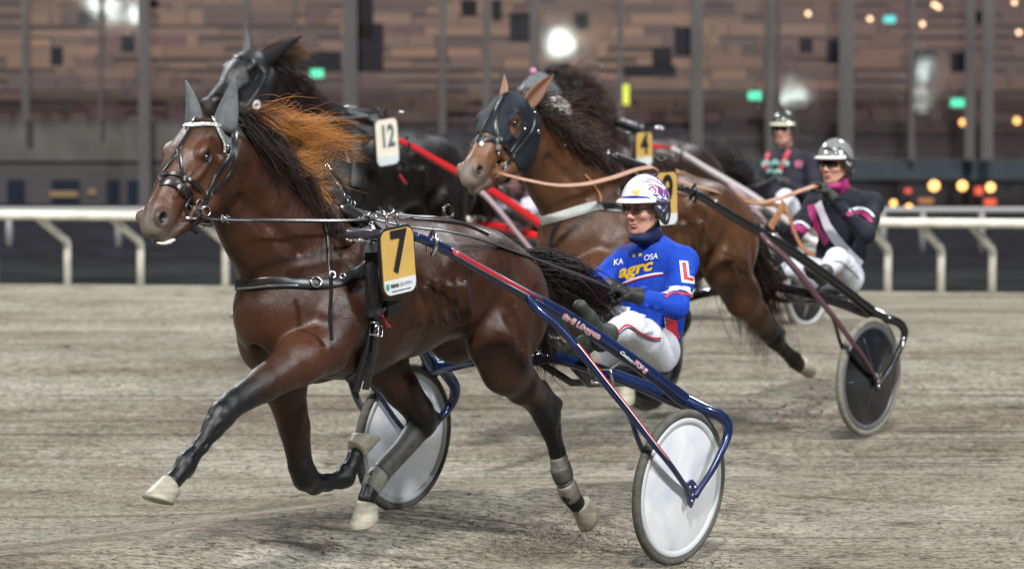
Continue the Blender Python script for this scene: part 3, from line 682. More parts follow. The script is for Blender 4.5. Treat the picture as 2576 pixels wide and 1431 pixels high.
M['disc_white'] = disc_mat('wheel_disc_white', (.93, .94, .96), (.66, .71, .80), .45, .35); M['disc_black'] = disc_mat('wheel_disc_black', (.007, .008, .011), (.014, .016, .022), .25)
M['disc_spoke'] = mat('disc_spoke_grey', (.86, .88, .90), .4); M['rimw'] = mat('rim_grey', (.50, .53, .55), .3, coat=.3); M['rimb'] = mat('rim_dark', (.10, .10, .11), .35)
def wheel(root, c, side, disc, rim, tyre, spoke, rot=0, tilt=0):
    # a racing wheel: tyre, rim and a cone-shaped cover disc over five spokes; hub at c (root space), axle along y
    w = empty('wheel', c); w.parent = root; w.rotation_euler = (tilt, 0, 0)
    T = .017
    mb = MB(); mb.lathe([(.338 + .021 * math.cos(a), .021 * math.sin(a)) for a in np.linspace(0, 2 * math.pi, 15)[:-1]], (0, 0, 0), (0, 1, 0), 72, True); mb.build('tyre', tyre, w)
    mb = MB(); mb.lathe([(.320, -.016), (.326, 0), (.320, .016), (.312, .020), (.300, .019), (.294, .014), (.290, .012), (.290, -.012), (.294, -.014), (.300, -.019), (.312, -.020)], (0, 0, 0), (0, 1, 0), 72, True); mb.build('rim', rim, w)
    mb = MB(); pf = [(.292, .010), (.27, .016), (.20, .026), (.10, .038), (.05, .046), (.035, .050)]
    for s_ in (1, -1): mb.lathe([(r, h * s_) for r, h in pf], (0, 0, 0), (0, 1, 0), 60)
    mb.build('disc', disc, w)
    mb = MB()
    for s_ in (1, -1):
        for k in range(5):
            a = rot + 2 * math.pi * k / 5; pts = [(r * math.sin(a), s_ * (h - .0065), r * math.cos(a)) for r, h in ((.05, .046), (.10, .038), (.20, .026), (.268, .016))]
            mb.tube(pts, [.013, .0105, .0090, .0080], 12, True)
    if spoke: mb.build('spokes', spoke, w)
    mb = MB()
    for s_ in (1, -1): mb.lathe([(.0, .066), (.016, .064), (.026, .058), (.034, .046)] if s_ > 0 else [(.0, -.066), (.016, -.064), (.026, -.058), (.034, -.046)], (0, 0, 0), (0, 1, 0), 20)
    mb.build('hub', rim, w); return w
def sulky(fr, frame_m, tip_m, label, disc, rim, tyre, spoke, roll=0.0, stripe=None, hub_m=None, under=None, detail=True, hero=False, rots=(.4, 1.1)):
    root = empty('racing_sulky', fr.loc, fr.rz, label, 'sulky', 'racing sulkies pulled by the horses')
    hp = F7.hp; zr = lambda y: roll * (.8 - y) / 1.6
    hub = Vector((0, .80, .357)); wheels = []
    for sy in (1, -1):
        y = .8 * sy; wheels.append(wheel(root, (0, y, .357 + zr(y)), sy, disc, rim, tyre, spoke, rots[0 if sy > 0 else 1], -math.atan(roll / 1.6)))
    near = dict(
        shaft=[hp(1040, 612, .42), hp(1110, 640, .43), hp(1215, 697, .46), hp(1330, 757, .515), hp(1450, 822, .575), hp(1560, 893, .64), hp(1650, 955, .70), hp(1722, 1008, .755), hp(1770, 1030, .80)],
        arch=[hp(1722, 1008, .755), hp(1770, 1028, .83), hp(1808, 1040, .872), hp(1829, 1062, .895), hp(1830, 1090, .90), hp(1815, 1130, .90), hp(1790, 1180, .89), hp(1762, 1222, .875), hp(1748, 1246, .868)],
        stay=[hp(1325, 752, .512), hp(1352, 788, .56), hp(1405, 830, .62), hp(1462, 892, .69), hp(1525, 968, .76), hp(1580, 1033, .82), hp(1640, 1108, .872), hp(1690, 1170, .885), hp(1735, 1236, .868)],
        inner=[hp(1572, 1024, .805), hp(1590, 1062, .775), hp(1606, 1110, .748), hp(1640, 1180, .735), Vector((.0, .735, .357))])
    fl = lambda p, s_: Vector((p[0], p[1] * s_ * (.95 if s_ < 0 and p[2] > .6 else 1), p[2] + zr(p[1] * s_) - (.03 if s_ < 0 and p[2] > .6 else 0)))
    for s_ in (1, -1):
        sh = smooth_path([fl(p, s_) for p in near['shaft']], 5); n = len(sh)
        mb = MB(); mb.tube(sh, [.0195 + .011 * min(1, i / (n * .45)) + .004 * (i > n * .8) for i in range(n)], 12); sho = mb.build('shaft', frame_m, root)
        ar = smooth_path([fl(p, s_) for p in near['arch']], 5); n = len(ar); mb = MB(); mb.tube(ar, [.033 - .017 * min(1, i / (n * .75)) for i in range(n)], 10); mb.build('outer_fork', frame_m, root)
        st = smooth_path([fl(p, s_) for p in near['stay']], 5); n = len(st); mb = MB(); mb.tube(st, [.022 - .010 * i / n for i in range(n)], 10, flat=1.3); mb.build('front_stay', under or frame_m, root)
        inn = smooth_path([fl(p, s_) for p in near['inner']], 4); mb = MB(); mb.tube(inn, .0125, 8); mb.build('inner_fork', under or frame_m, root)
        rf_ = smooth_path([fl(hp(1700, 1000, .70), s_), fl(hp(1742, 1030, .735), s_), fl(hp(1764, 1075, .735), s_), fl(hp(1750, 1150, .73), s_), fl(Vector((0, .735, .357)), s_)], 5); mb = MB(); n = len(rf_); mb.tube(rf_, [.036 - .020 * i / n for i in range(n)], 12); mb.build('inner_rear_fork', frame_m, root)
        # hub plate with bolts
        mb = MB(); hc = fl(Vector((0, .872, .357)), s_); pl = [(-.030, .03), (-.045, .0), (-.022, -.05), (.002, -.082), (.024, -.06), (.036, 0), (.028, .035), (0, .048)]
        vs = [hc + Vector((x, 0, z)) for x, z in pl] + [hc + Vector((x, -.012 * s_, z)) for x, z in pl]; k = len(pl)
        mb.add(vs, [tuple(range(k)), tuple(range(2 * k - 1, k - 1, -1))] + [(i, i + k, (i + 1) % k + k, (i + 1) % k) for i in range(k)]); hpz = autosmooth(mb.build('hub_plate', frame_m, root))
        for x, z in ((-.024, .012), (.018, .014), (.0, -.022), (.002, -.05)): mb = MB(); mb.lathe([(.0, .006 * s_), (.006, .006 * s_), (.008, .0)], Vector((x, .001 * s_, z)) + hc, (0, 1, 0), 10); mb.build('bolt', M['chrome'], hpz)
        if stripe:
            # painted stripes on the outer flank of the shaft and down the stay
            sh2 = sh[6:17] if s_ > 0 else sh[4:15]
            for w_, off, mm, nm in ((.020, .0, stripe[0], 'stripe'), (.0045, .013, stripe[1], 'pinstripe'), (.0045, -.013, stripe[1], 'pinstripe')):
                pts = []; nr = []
                for i, p in enumerate(sh2):
                    r_ = .0195 + .011 * min(1, (i + 6) / (len(sh) * .45)); ang = off / r_ + .1; nn = Vector((.35 * math.sin(ang), s_ * math.cos(ang), .94 * math.sin(ang))); pts.append(Vector(p) + nn * (r_ + .0005 + (.001 if off else 0))); nr.append(nn)
                fade = [w_ * min(1, (len(pts) - i) / 6.) for i in range(len(pts))]; mb = MB(); mb.ribbon(pts, nr, fade, .0012); mb.build(nm, mm, root)
            s2 = st[14:-6]
            for w_, off, mm, nm in ((.011, 0, stripe[0], 'stripe'), (.005, .012, stripe[1], 'pinstripe')):
                pts = []; nr = []
                for i, p in enumerate(s2):
                    j = i + 14; r_ = .022 - .010 * j / len(st); nn = Vector((0.25, s_ * .8, .55)).normalized(); b = Vector((.5, 0, .5)); pts.append(Vector(p) + nn * (r_ * 1.18) + Vector((off, 0, off * .3))); nr.append(nn)
                mb = MB(); mb.ribbon(pts, nr, w_, .0012); mb.build(nm, mm, root)
    # cross bar between the two forks, sweeping forward
    cb = [hp(1735, 1018, .76), hp(1690, 1008, .68), hp(1625, 985, .55), hp(1530, 958, .36), hp(1430, 937, .12)]
    pts = [fl(p, 1) for p in cb] + [fl(Vector((cb[-1][0], 0, cb[-1][2])), 1)] + [fl(p, -1) for p in reversed(cb)]
    sp = smooth_path(pts, 5); n = len(sp); mb = MB(); mb.tube(sp, [.030 + .012 * abs(2 * i / n - 1) ** 6 for i in range(n)], 12); mb.build('cross_bar', frame_m, root)
    # seat on a bracket behind the bar
    mb = MB(); c0 = Vector((-.02, 0, .80)); sc = Vector((-.74, .05, .79))
    mb.tube([fl(cb[-1], 1), Vector((-.30, .08, .77)), Vector((-.72, .06, .745))], .018, 8); mb.tube([fl(Vector((cb[-1][0], -.12, cb[-1][2])), 1), Vector((-.30, -.02, .77)), Vector((-.72, .0, .745))], .018, 8); mb.build('seat_bracket', M['black_leather'], root)
    mb = MB(); mb.ball(sc, .17, 18, (.85, 1.0, .22)); mb.build('seat', M['black_leather'], root)
    # foot rests on the shafts
    for s_ in (1, -1):
        f = Vector((.12, .44 * s_, .86 + zr(.44 * s_)))
        mb = MB(); mb.tube([Vector((.10, .60 * s_, .95 + zr(.6 * s_))), f + Vector((0, .06 * s_, 0)), f + Vector((0, -.06 * s_, 0)), f + Vector((-.03, -.06 * s_, -.07)), f + Vector((-.03, .06 * s_, -.07)), f + Vector((0, .06 * s_, 0))], .009, 8); mb.build('stirrup', M['chrome'] if hero else M['black_leather'], root)
    # shaft tips with couplings
    for s_ in (1, -1):
        mb = MB(); a = fl(hp(868, 603, .42), s_); b_ = fl(hp(1040, 612, .42), s_); mb.tube([a, a.lerp(b_, .03), a.lerp(b_, .5), b_], [.012, .021, .020, .019], 14); mb.build('shaft_tip', tip_m, root)
        mb = MB()
        if detail:
            for i in range(7): q = a.lerp(b_, .08 + i * .085); mb.ball(q + Vector((0, 0, -.032)), .0085, 8, (1.2, 1, 1))
            mb.tube([a + Vector((-.01, 0, -.030)), a.lerp(b_, .7) + Vector((0, 0, -.030))], .006, 8)
        for t in (1.05,): q = fl(hp(1085, 628, .43), s_); mb.tube([q + Vector((.0, .0, -.055)), q + Vector((0, .02 * s_, -.03)), q + Vector((-.01, .026 * s_, .01)), q + Vector((-.01, 0, .05)), q + Vector((-.01, -.026 * s_, .01)), q + Vector((0, -.02 * s_, -.04))], .010, 8)
        mb.build('coupling', M['chrome'] if detail else M['black_leather'], root)
    return root, near, fl
# ------------------------------------------------------------------ drivers
M['skin'] = add_noise(mat('skin', (.50, .27, .20), .5, spec=.4), 25, .08, .15, 220, .0006); bsdf(M['skin']).inputs['Subsurface Weight'].default_value = .08; bsdf(M['skin']).inputs['Subsurface Radius'].default_value = (.02, .008, .004)
M['lip'] = mat('lip', (.36, .13, .11), .5); M['glove'] = add_noise(mat('black_glove', (.012, .014, .013), .6), 50, .2, .3, 120, .001)
M['boot'] = add_noise(mat('boot_grey_green', (.030, .038, .030), .6), 30, .2, .2, 90, .001); M['glass'] = mat('spectacle_glass', (.55, .42, .38), .05, spec=.5, trans=.0)
M['white_cloth'] = add_noise(mat('white_breeches', (.66, .68, .76), .7), 12, .06, .7, 12, .014, (1, 1, .6))
def cloth(name, c, bump=.5): return add_noise(mat(name, c, .75, spec=.25), 14, .12, bump, 10, .030, (1, 1, .6))
P0 = dict(  # seated pose, sulky frame
    pelvis=(-.80, .06, .90), chest=(-.90, .07, 1.22), neck=(-.86, .07, 1.44), head=(-.79, .07, 1.585),
    shL=(-.90, .27, 1.36), elL=(-.80, .37, 1.08), haL=(-.50, .20, 1.13), shR=(-.90, -.13, 1.36), elR=(-.80, -.25, 1.08), haR=(-.42, -.08, 1.12),
    hipL=(-.74, .18, .875), knL=(-.40, .33, 1.07), anL=(-.02, .43, .94), toL=(.13, .45, .99), hipR=(-.74, -.06, .875), knR=(-.40, -.21, 1.07), anR=(-.02, -.33, .94), toR=(.13, -.35, .99))
def vlerp(a, b, t): return tuple(np.array(a) * (1 - t) + np.array(b) * t)
def hand(g, wrist, toward, curl_dir, palm_side, s=1.0, cl=1.0):
    """glove: palm, four bent fingers, thumb. toward = forearm direction, curl_dir = where fingers bend, palm_side = across the knuckles"""
    w = Vector(wrist); f = Vector(toward).normalized(); c = Vector(curl_dir); c = (c - f * c.dot(f)).normalized(); a = f.cross(c).normalized() * palm_side
    k1 = w + f * .085 * s
    g.cone(w, w + f * .055 * s, .027 * s, .030 * s, .012, a, 1.25)
    for i in range(4):
        off = a * (.030 - .020 * i) * s; L = (1.0, 1.08, 1.0, .82)[i]; sp_ = (.0, .004, .002, -.006)[i]
        b0 = w + f * .045 * s + off * .8; b1 = k1 + off + f * sp_; b2 = b1 + (f * .55 + c * .83) * .034 * L * s; b3 = b2 + (c * (.9) - f * .5 * cl) * .026 * L * s; b4 = b3 + (c * .1 - f * 1.0 * cl) * .020 * L * s
        g.cone(b0, b1, .012 * s, .0115 * s, .006); g.cone(b1, b2, .0112 * s, .0102 * s, .003); g.cone(b2, b3, .0100 * s, .0092 * s, .003); g.cone(b3, b4, .0090 * s, .0080 * s, .003)
    t0 = w + f * .022 * s + a * .026 * s; t1 = t0 + (f * .5 + a * .5 + c * .5).normalized() * .036 * s; t2 = t1 + (f * .6 - a * .25 + c * .7).normalized() * .030 * s; t3 = t2 + (f * .4 - a * .8 + c * .4).normalized() * .022 * s
    g.cone(t0, t1, .016 * s, .0125 * s, .008); g.cone(t1, t2, .012 * s, .011 * s, .003); g.cone(t2, t3, .0108 * s, .009 * s, .003)
def head_shape(g, hc, Rm, s=1.0):
    """skull with face. local axes: x forward (face), y left, z up; face height .23"""
    T = lambda x, y, z: Vector(hc) + Rm @ (Vector((x, y, z)) * s)
    E = lambda c, r, k=.012, q=None, op='add': g.ell(T(*c), [v * s for v in r], k * s, Rm if q is None else Rm @ q, op)
    C = lambda a, b, ra, rb, k=.01, op='add', w=1: g.cone(T(*a), T(*b), ra * s, rb * s, k * s, Rm @ Vector((0, 1, 0)), w, op)
    E((-.015, 0, .035), (.098, .076, .088), .02)
    E((.035, 0, -.01), (.060, .064, .080), .03)                      # face block
    E((.040, 0, -.075), (.045, .046, .034), .03); E((.066, 0, -.098), (.022, .024, .018), .015)    # jaw, chin
    C((-.02, .052, -.055), (.055, .028, -.092), .020, .016, .02); C((-.02, -.052, -.055), (.055, -.028, -.092), .020, .016, .02)
    C((.086, 0, .022), (.088, 0, .022), .010, .010, .012); C((.089, 0, .018), (.112, 0, -.022), .0085, .0125, .008)      # nose
    for s_ in (1, -1):
        E((.098, s_ * .0125, -.028), (.012, .0085, .008), .006)                # wing of the nose
        E((.078, s_ * .032, .036), (.018, .026, .010), .010)                    # brow
        E((.066, s_ * .042, -.018), (.022, .022, .020), .016)                   # cheekbone
        E((.092, s_ * .031, .012), (.016, .019, .012), .008, None, 'sub')       # eye socket
        E((.076, s_ * .031, .012), (.015, .016, .012), .003)                    # eyeball under the lid
        E((-.012, s_ * .078, -.002), (.016, .009, .030), .006)                  # ear
        C((.094, s_ * .018, -.030), (.080, s_ * .032, -.062), .003, .003, .006, 'sub')  # cheek fold
    E((.093, 0, -.056), (.012, .024, .0065), .004); E((.090, 0, -.069), (.012, .021, .0075), .004)     # lips
    C((.108, -.022, -.0625), (.108, .022, -.0625), .0028, .0028, .003, 'sub'); E((.092, 0, -.081), (.008, .018, .004), .006, None, 'sub')
def fit(g, res=0): pass
def driver(fr, label, P, jac_m, hel_m, scale=1.0, trous_m=None, look=None, res=.011, hero=False, peak_m=None, glasses=None, scarf_m=None, boots=True, cl=1.0):
    root = empty('person', fr.loc, fr.rz, label, 'person'); root['group'] = 'drivers seated in the sulkies'
    V3 = lambda k: Vector(P[k])
    lo = np.min([P[k] for k in P], 0) - .22; hi = np.max([P[k] for k in P], 0) + .24
    upn = (V3('head') - V3('neck')).normalized()
    Rm = look or Matrix.Identity(3)
    # ---- body: one continuous figure (skin), mostly under the clothes
    g = SDF(lo, hi, res * .9)
    g.chain([(*P['pelvis'], .105, 1.2), (*vlerp(P['pelvis'], P['chest'], .5), .095, 1.2), (*P['chest'], .105, 1.3), (*vlerp(P['chest'], P['neck'], .7), .075, 1.3), (*P['neck'], .052, 1)], .04)
    g.cone(P['neck'], tuple(V3('head') + Rm @ Vector((-.015, 0, -.05))), .052, .052, .02)
    for s_ in 'LR':
        g.chain([(*P['sh' + s_], .05), (*P['el' + s_], .038), (*P['ha' + s_], .025)], .02); g.cone(vlerp(P['chest'], P['neck'], .5), P['sh' + s_], .06, .05, .04)
        g.chain([(*P['hip' + s_], .08), (*P['kn' + s_], .05), (*P['an' + s_], .033), (*P['to' + s_], .02)], .02)
    V, F = g.mesh(1)
    if hero:
        # the head gets a finer grid and is welded into the same surface
        pass
    gh = SDF(Vector(P['head']) - Vector((.17, .17, .20)), Vector(P['head']) + Vector((.19, .17, .18)), .0035 if hero else .006)
    head_shape(gh, P['head'], Rm); gh.cone(P['neck'], tuple(V3('head') + Rm @ Vector((-.015, 0, -.05))), .054, .054, .02)
    V2, F2 = gh.mesh(1)
    keep = (V - np.array(P['head'])) @ np.array(upn) < -.135
    # cut the coarse head away and join the fine one at the neck
    fk = keep[F].all(1); F = F[fk]; V = np.concatenate([V, V2]); F = np.concatenate([F, F2 + (len(V) - len(V2))])
    hc = np.array(P['head']); L = (V - hc) @ np.array(Rm)            # head-local coordinates
    cols = np.zeros((len(V), 3)); cols[:] = (.50, .27, .20)
    lips = (np.abs(L[:, 1]) < .026) & (np.abs(L[:, 2] + .0625) < .013) & (L[:, 0] > .075); cols[lips] = (.38, .14, .12)
    noseb = np.linalg.norm(L - np.array((.105, 0, -.022)), axis=1) < .022; cols[noseb] = (.58, .27, .21)
    ch = np.minimum(np.linalg.norm(L - np.array((.075, .042, -.022)), axis=1), np.linalg.norm(L - np.array((.075, -.042, -.022)), axis=1)) < .018; cols[ch] = (.56, .26, .20)
    for s_ in (1, -1):
        e = np.linalg.norm((L - np.array((.091, s_ * .031, .011))) / np.array((1, 1.6, .55)), axis=1) < .008; cols[e] = (.05, .035, .03)
        bq = (np.abs(L[:, 2] - (.037)) < .005) & (np.abs(L[:, 1] - s_ * .032) < .022) & (L[:, 0] > .05); cols[bq] = (.16, .10, .07)
    sk = M.get('skin_attr') or mat('skin_face', (.5, .27, .2), .48, spec=.4, attr=True); M['skin_attr'] = sk; bsdf(sk).inputs['Subsurface Weight'].default_value = .06; bsdf(sk).inputs['Subsurface Radius'].default_value = (.02, .008, .004)
    meshobj('body', V, F, sk, root, True, cols)
    # ---- jacket
    g = SDF(lo, hi, res * .75); ch = V3('chest'); pe = V3('pelvis')
    g.chain([(*(pe + Vector((0, 0, -.04))), .125, 1.22), (*vlerp(P['pelvis'], P['chest'], .45), .125, 1.22), (*P['chest'], .132, 1.32), (*vlerp(P['chest'], P['neck'], .62), .095, 1.4)], .05)
    g.cone(vlerp(P['chest'], P['neck'], .8), vlerp(P['neck'], P['head'], .12), .075, .058, .03)
    for s_ in 'LR':
        sh, el, ha = P['sh' + s_], P['el' + s_], P['ha' + s_]
        g.cone(vlerp(P['chest'], P['neck'], .62), sh, .085, .075, .05)
        wrist = vlerp(el, ha, .80)
        g.cone(sh, vlerp(sh, el, .5), .072, .062, .03); g.cone(vlerp(sh, el, .5), el, .062, .056, .03); g.cone(el, wrist, .056, .036, .025)
        # folds in the sleeves
        for t in (.1, .25, .4, .5, .6, .7, .8, .88, .95):
            c = np.array(vlerp(sh, el, t)); a_ = RNG.randn(3); a_ /= np.linalg.norm(a_); g.ell(c + a_ * .058, (.05, .012, .012), .009, Vector(a_).to_track_quat('Y', 'Z').to_matrix())
        for t in (.05, .15, .3, .5, .65, .8, .92):
            c = np.array(vlerp(el, wrist, t)); a_ = RNG.randn(3); a_ /= np.linalg.norm(a_); g.ell(c + a_ * .046, (.035, .012, .012), .009, Vector(a_).to_track_quat('Y', 'Z').to_matrix())
    for t in range(26):
        c = np.array(vlerp(P['pelvis'], P['chest'], RNG.rand() * .9)); an = RNG.rand() * 6.28; off = np.array((math.cos(an) * .115, math.sin(an) * .145, RNG.rand() * .06 - .03)); g.ell(c + off, (.065, .011, .013), .010, Matrix.Rotation(an + R(90), 3, 'Z') @ Matrix.Rotation(RNG.rand() * .9 - .3, 3, 'Y'))
    V, F = g.mesh(1); jk = meshobj('jacket', V, F, jac_m, root)
    # ---- trousers
    g = SDF(lo, hi, res * .8)
    g.cone(P['hipL'], P['hipR'], .11, .11, .04); g.cone(P['pelvis'], tuple(np.array(P['pelvis']) + np.array((0, 0, .05))), .115, .11, .04, w=1.25)
    for s_ in 'LR':
        hi_, kn, an = P['hip' + s_], P['kn' + s_], P['an' + s_]
        g.cone(hi_, vlerp(hi_, kn, .55), .108, .092, .03); g.cone(vlerp(hi_, kn, .55), kn, .092, .070, .03); g.cone(kn, vlerp(kn, an, .35), .070, .062, .025); g.cone(vlerp(kn, an, .35), vlerp(kn, an, .86), .062, .044, .02)
        for t in (.08, .2, .35, .5, .65, .8, .9, .97):
            c = np.array(vlerp(hi_, kn, t)); a_ = RNG.randn(3); a_ /= np.linalg.norm(a_); g.ell(c + a_ * .081, (.05, .009, .009), .016, Vector(a_).to_track_quat('Y', 'Z').to_matrix())
    V, F = g.mesh(1); tr = meshobj('trousers', V, F, trous_m or M['white_cloth'], root)
    # ---- boots
    for s_ in 'LR':
        an, to, kn = V3('an' + s_), V3('to' + s_), V3('kn' + s_); f = (to - an).normalized(); sh = (kn - an).normalized(); heel = an - f * .045 - sh * .07; ball = to - sh * .075 - f * .03
        g = SDF(np.minimum(an, to) - .18, np.maximum(an, to) + .18, .007); up = f.cross(sh); 
        g.cone(vlerp(kn, an, .80), tuple(an), .050, .045, .02); g.cone(tuple(an), tuple(heel), .042, .034, .02); g.cone(tuple(heel), tuple(ball), .034, .036, .03, up, 1.15); g.cone(tuple(an), tuple(ball), .040, .032, .03); g.cone(tuple(ball), tuple(to - sh * .080 + f * .055), .036, .030, .02, up, 1.15)
        V, F = g.mesh(1); bo = meshobj('boot', V, F, M['boot'], root)
    # ---- gloves
    for s_ in 'LR':
        el, ha = V3('el' + s_), V3('ha' + s_); w = el.lerp(ha, .80); f = (ha - el).normalized(); g = SDF(np.minimum(w, ha) - .15, np.maximum(w, ha) + .16, .0042 if hero else .006)
        g.cone(w - f * .03, w + f * .02, .043, .034, .01); hand(g, w, f, Vector((.15, 0, -1)), 1 if s_ == 'L' else -1, 1.12, cl)
        V, F = g.mesh(1); meshobj('glove', V, F, M['glove'], root)
    # ---- helmet: shell, peak, ear guards, chin strap
    h = empty('helmet', tuple(V3('head') + Rm @ Vector((-.008, 0, .045)))); h.rotation_mode = 'QUATERNION'; h.rotation_quaternion = Rm.to_quaternion(); h.parent = root
    N1, N2 = 44, 18; vs = []; fs = []; mb = MB()
    def shell(a, t, inner=0):
        rx = .130 - inner; ry = .110 - inner; rz_ = .134 - inner; x = math.sin(t) * math.cos(a); y = math.sin(t) * math.sin(a); return Vector((x * rx, y * ry, math.cos(t) * rz_ - .002))
    for lay in (0, 1):
        for j in range(N2 + 1):
            for i in range(N1):
                a = 2 * math.pi * i / N1; back = (1 - math.cos(a)) / 2; tm = R(86) + R(34) * back ** 1.3 + R(14) * max(0, 1 - abs(back - .62) / .35)
                t = tm * j / N2; p = shell(a, t, .009 * lay); vs.append(p)
    K = N1 * (N2 + 1)
    for lay in (0, 1):
        for j in range(N2):
            for i in range(N1):
                q = [lay * K + j * N1 + i, lay * K + (j + 1) * N1 + i, lay * K + (j + 1) * N1 + (i + 1) % N1, lay * K + j * N1 + (i + 1) % N1]; fs.append(tuple(q if lay == 0 else q[::-1]))
    for i in range(N1): a_ = N2 * N1 + i; b_ = N2 * N1 + (i + 1) % N1; fs.append((a_, b_, K + b_, K + a_)[::-1])
    mb.add(vs, fs); mb.build('helmet_shell', hel_m, h)
    mb = MB(); vs = []; fs = []; n = 20
    for j, (ro, zz) in enumerate(((.0, .014), (.5, .010), (.88, .001), (1.0, -.004), (.98, -.009), (.5, .002), (.0, .006))):
        for i in range(n + 1):
            a = R(-72) + R(144) * i / n; p = shell(a, R(84)); e = .040 * math.cos(a) ** .8 * ro; vs.append(Vector((p.x + e, p.y * (1 + .08 * ro), p.z + zz - .004)))
    for j in range(6):
        for i in range(n): q = j * (n + 1) + i; fs.append((q, q + 1, q + n + 2, q + n + 1))
    mb.add(vs, fs); mb.build('peak', peak_m or hel_m, h)
    blk = M.get('guard') or mat('ear_guard_plastic', (.035, .036, .038), .4); M['guard'] = blk
    for s_ in (1, -1):
        mb = MB(); y = s_ * .095
        mb.tube(smooth_path([(.055, y * 1.00, -.002), (.030, y * 1.06, -.045), (-.012, y * 1.06, -.092), (-.045, y * 1.04, -.098), (-.066, y * 1.0, -.055), (-.06, y * 1.02, -.01)], 4), .012, 8, flat=.6)
        mb.tube(smooth_path([(.058, y * 1.02, -.0), (-.01, y * 1.07, -.008), (-.06, y * 1.0, -.01)], 4), .014, 8); mb.tube([(-.012, y * 1.05, -.09), (-.03, y * 1.06, -.04), (-.03, y * 1.07, 0)], .011, 8)
        mb.build('ear_guard', blk, h)
        mb = MB(); mb.tube(smooth_path([(.010, y * .98, -.075), (.035, y * .72, -.125), (.062, y * .22, -.150)], 4), .0055, 6, flat=1.6); mb.build('chin_strap', M['black_leather'], h)
    hcr = V3('head')
    if glasses:
        gr = MB(); T = lambda x, y, z: hcr + Rm @ Vector((x, y, z))
        if glasses == 'clear':
            for s_ in (1, -1): gr.tube([T(.100 - .006 * abs(math.cos(a)) - .25 * max(0, (s_ * .034 + .026 * math.cos(a)) * s_ - .045), s_ * .034 + .027 * math.cos(a), .008 + .021 * math.sin(a) * (1 - .2 * math.cos(a) ** 4)) for a in np.linspace(0, 2 * math.pi, 20)], .0015, 6); gr.tube([T(.090, s_ * .062, .016), T(.02, s_ * .082, .018), T(-.02, s_ * .084, .012)], .0018, 6)
            gr.tube([T(.100, .009, .016), T(.104, 0, .020), T(.100, -.009, .016)], .0018, 6); gr.build('spectacle_frame', mat('spectacle_wire', (.05, .04, .035), .3, .4), root)
            lens = MB(); gm_ = M.get('lens') 
            if not gm_:
                gm_ = bpy.data.materials.new('tinted_lens'); gm_.use_nodes = True; nt = gm_.node_tree; nt.nodes.remove(nt.nodes['Principled BSDF']); a1 = nt.nodes.new('ShaderNodeBsdfTransparent'); a1.inputs[0].default_value = (.96, .92, .90, 1); a2 = nt.nodes.new('ShaderNodeBsdfGlossy'); a2.inputs[1].default_value = .05; ms = nt.nodes.new('ShaderNodeMixShader'); ms.inputs[0].default_value = .06
                nt.links.new(a1.outputs[0], ms.inputs[1]); nt.links.new(a2.outputs[0], ms.inputs[2]); nt.links.new(ms.outputs[0], nt.nodes['Material Output'].inputs[0]); M['lens'] = gm_
            for s_ in (1, -1):
                o_ = [T(.099 - .006 * abs(math.cos(a)) - .25 * max(0, (s_ * .034 + .026 * math.cos(a)) * s_ - .045), s_ * .034 + .026 * math.cos(a), .008 + .020 * math.sin(a)) for a in np.linspace(0, 2 * math.pi, 19)[:-1]]; i_ = [p - Rm @ Vector((.001, 0, 0)) for p in o_]; lens.add(o_ + i_, [tuple(range(18)), tuple(range(35, 17, -1))] + [(k, (k + 1) % 18, 18 + (k + 1) % 18, 18 + k) for k in range(18)])
            lens.build('spectacle_lenses', gm_, root, False)
        else:
            vs = []; fs = []; n = 16
            for i in range(n + 1):
                yy = -.068 + .136 * i / n; xx = .104 - 7.0 * yy * yy; hh = .021 * (1 - .35 * (abs(yy) / .068) ** 2) * (1 - .25 * (abs(yy) < .008)); vs += [T(xx, yy, .012 + hh), T(xx + .002, yy, .008), T(xx, yy, .008 - hh), T(xx - .004, yy, .008)]
            for i in range(n): 
                for k in range(4): k2 = (k + 1) % 4; fs.append((i * 4 + k, i * 4 + k2, i * 4 + 4 + k2, i * 4 + 4 + k))
            gr.add(vs, fs); gr.build('dark_glasses', M['eye'], root)
    if scarf_m:
        g = SDF(V3('head') - Vector((.2, .2, .26)), V3('head') + Vector((.2, .2, .1)), .006); c = V3('neck')
        g.cone(c + Vector((.0, 0, -.01)), V3('head') + Rm @ Vector((.0, 0, -.100)), .068, .066, .02); g.ell(V3('head') + Rm @ Vector((.035, 0, -.128)), (.055, .060, .030), .02, Rm)
        for q in range(5): g.cone(c + Vector((.04, -.06, .0 + q * .02)), c + Vector((.05, .065, .012 + q * .018)), .012, .012, .015)
        V, F = g.mesh(1); meshobj('neck_scarf', V, F, scarf_m, root)
    return root, jk, tr, h
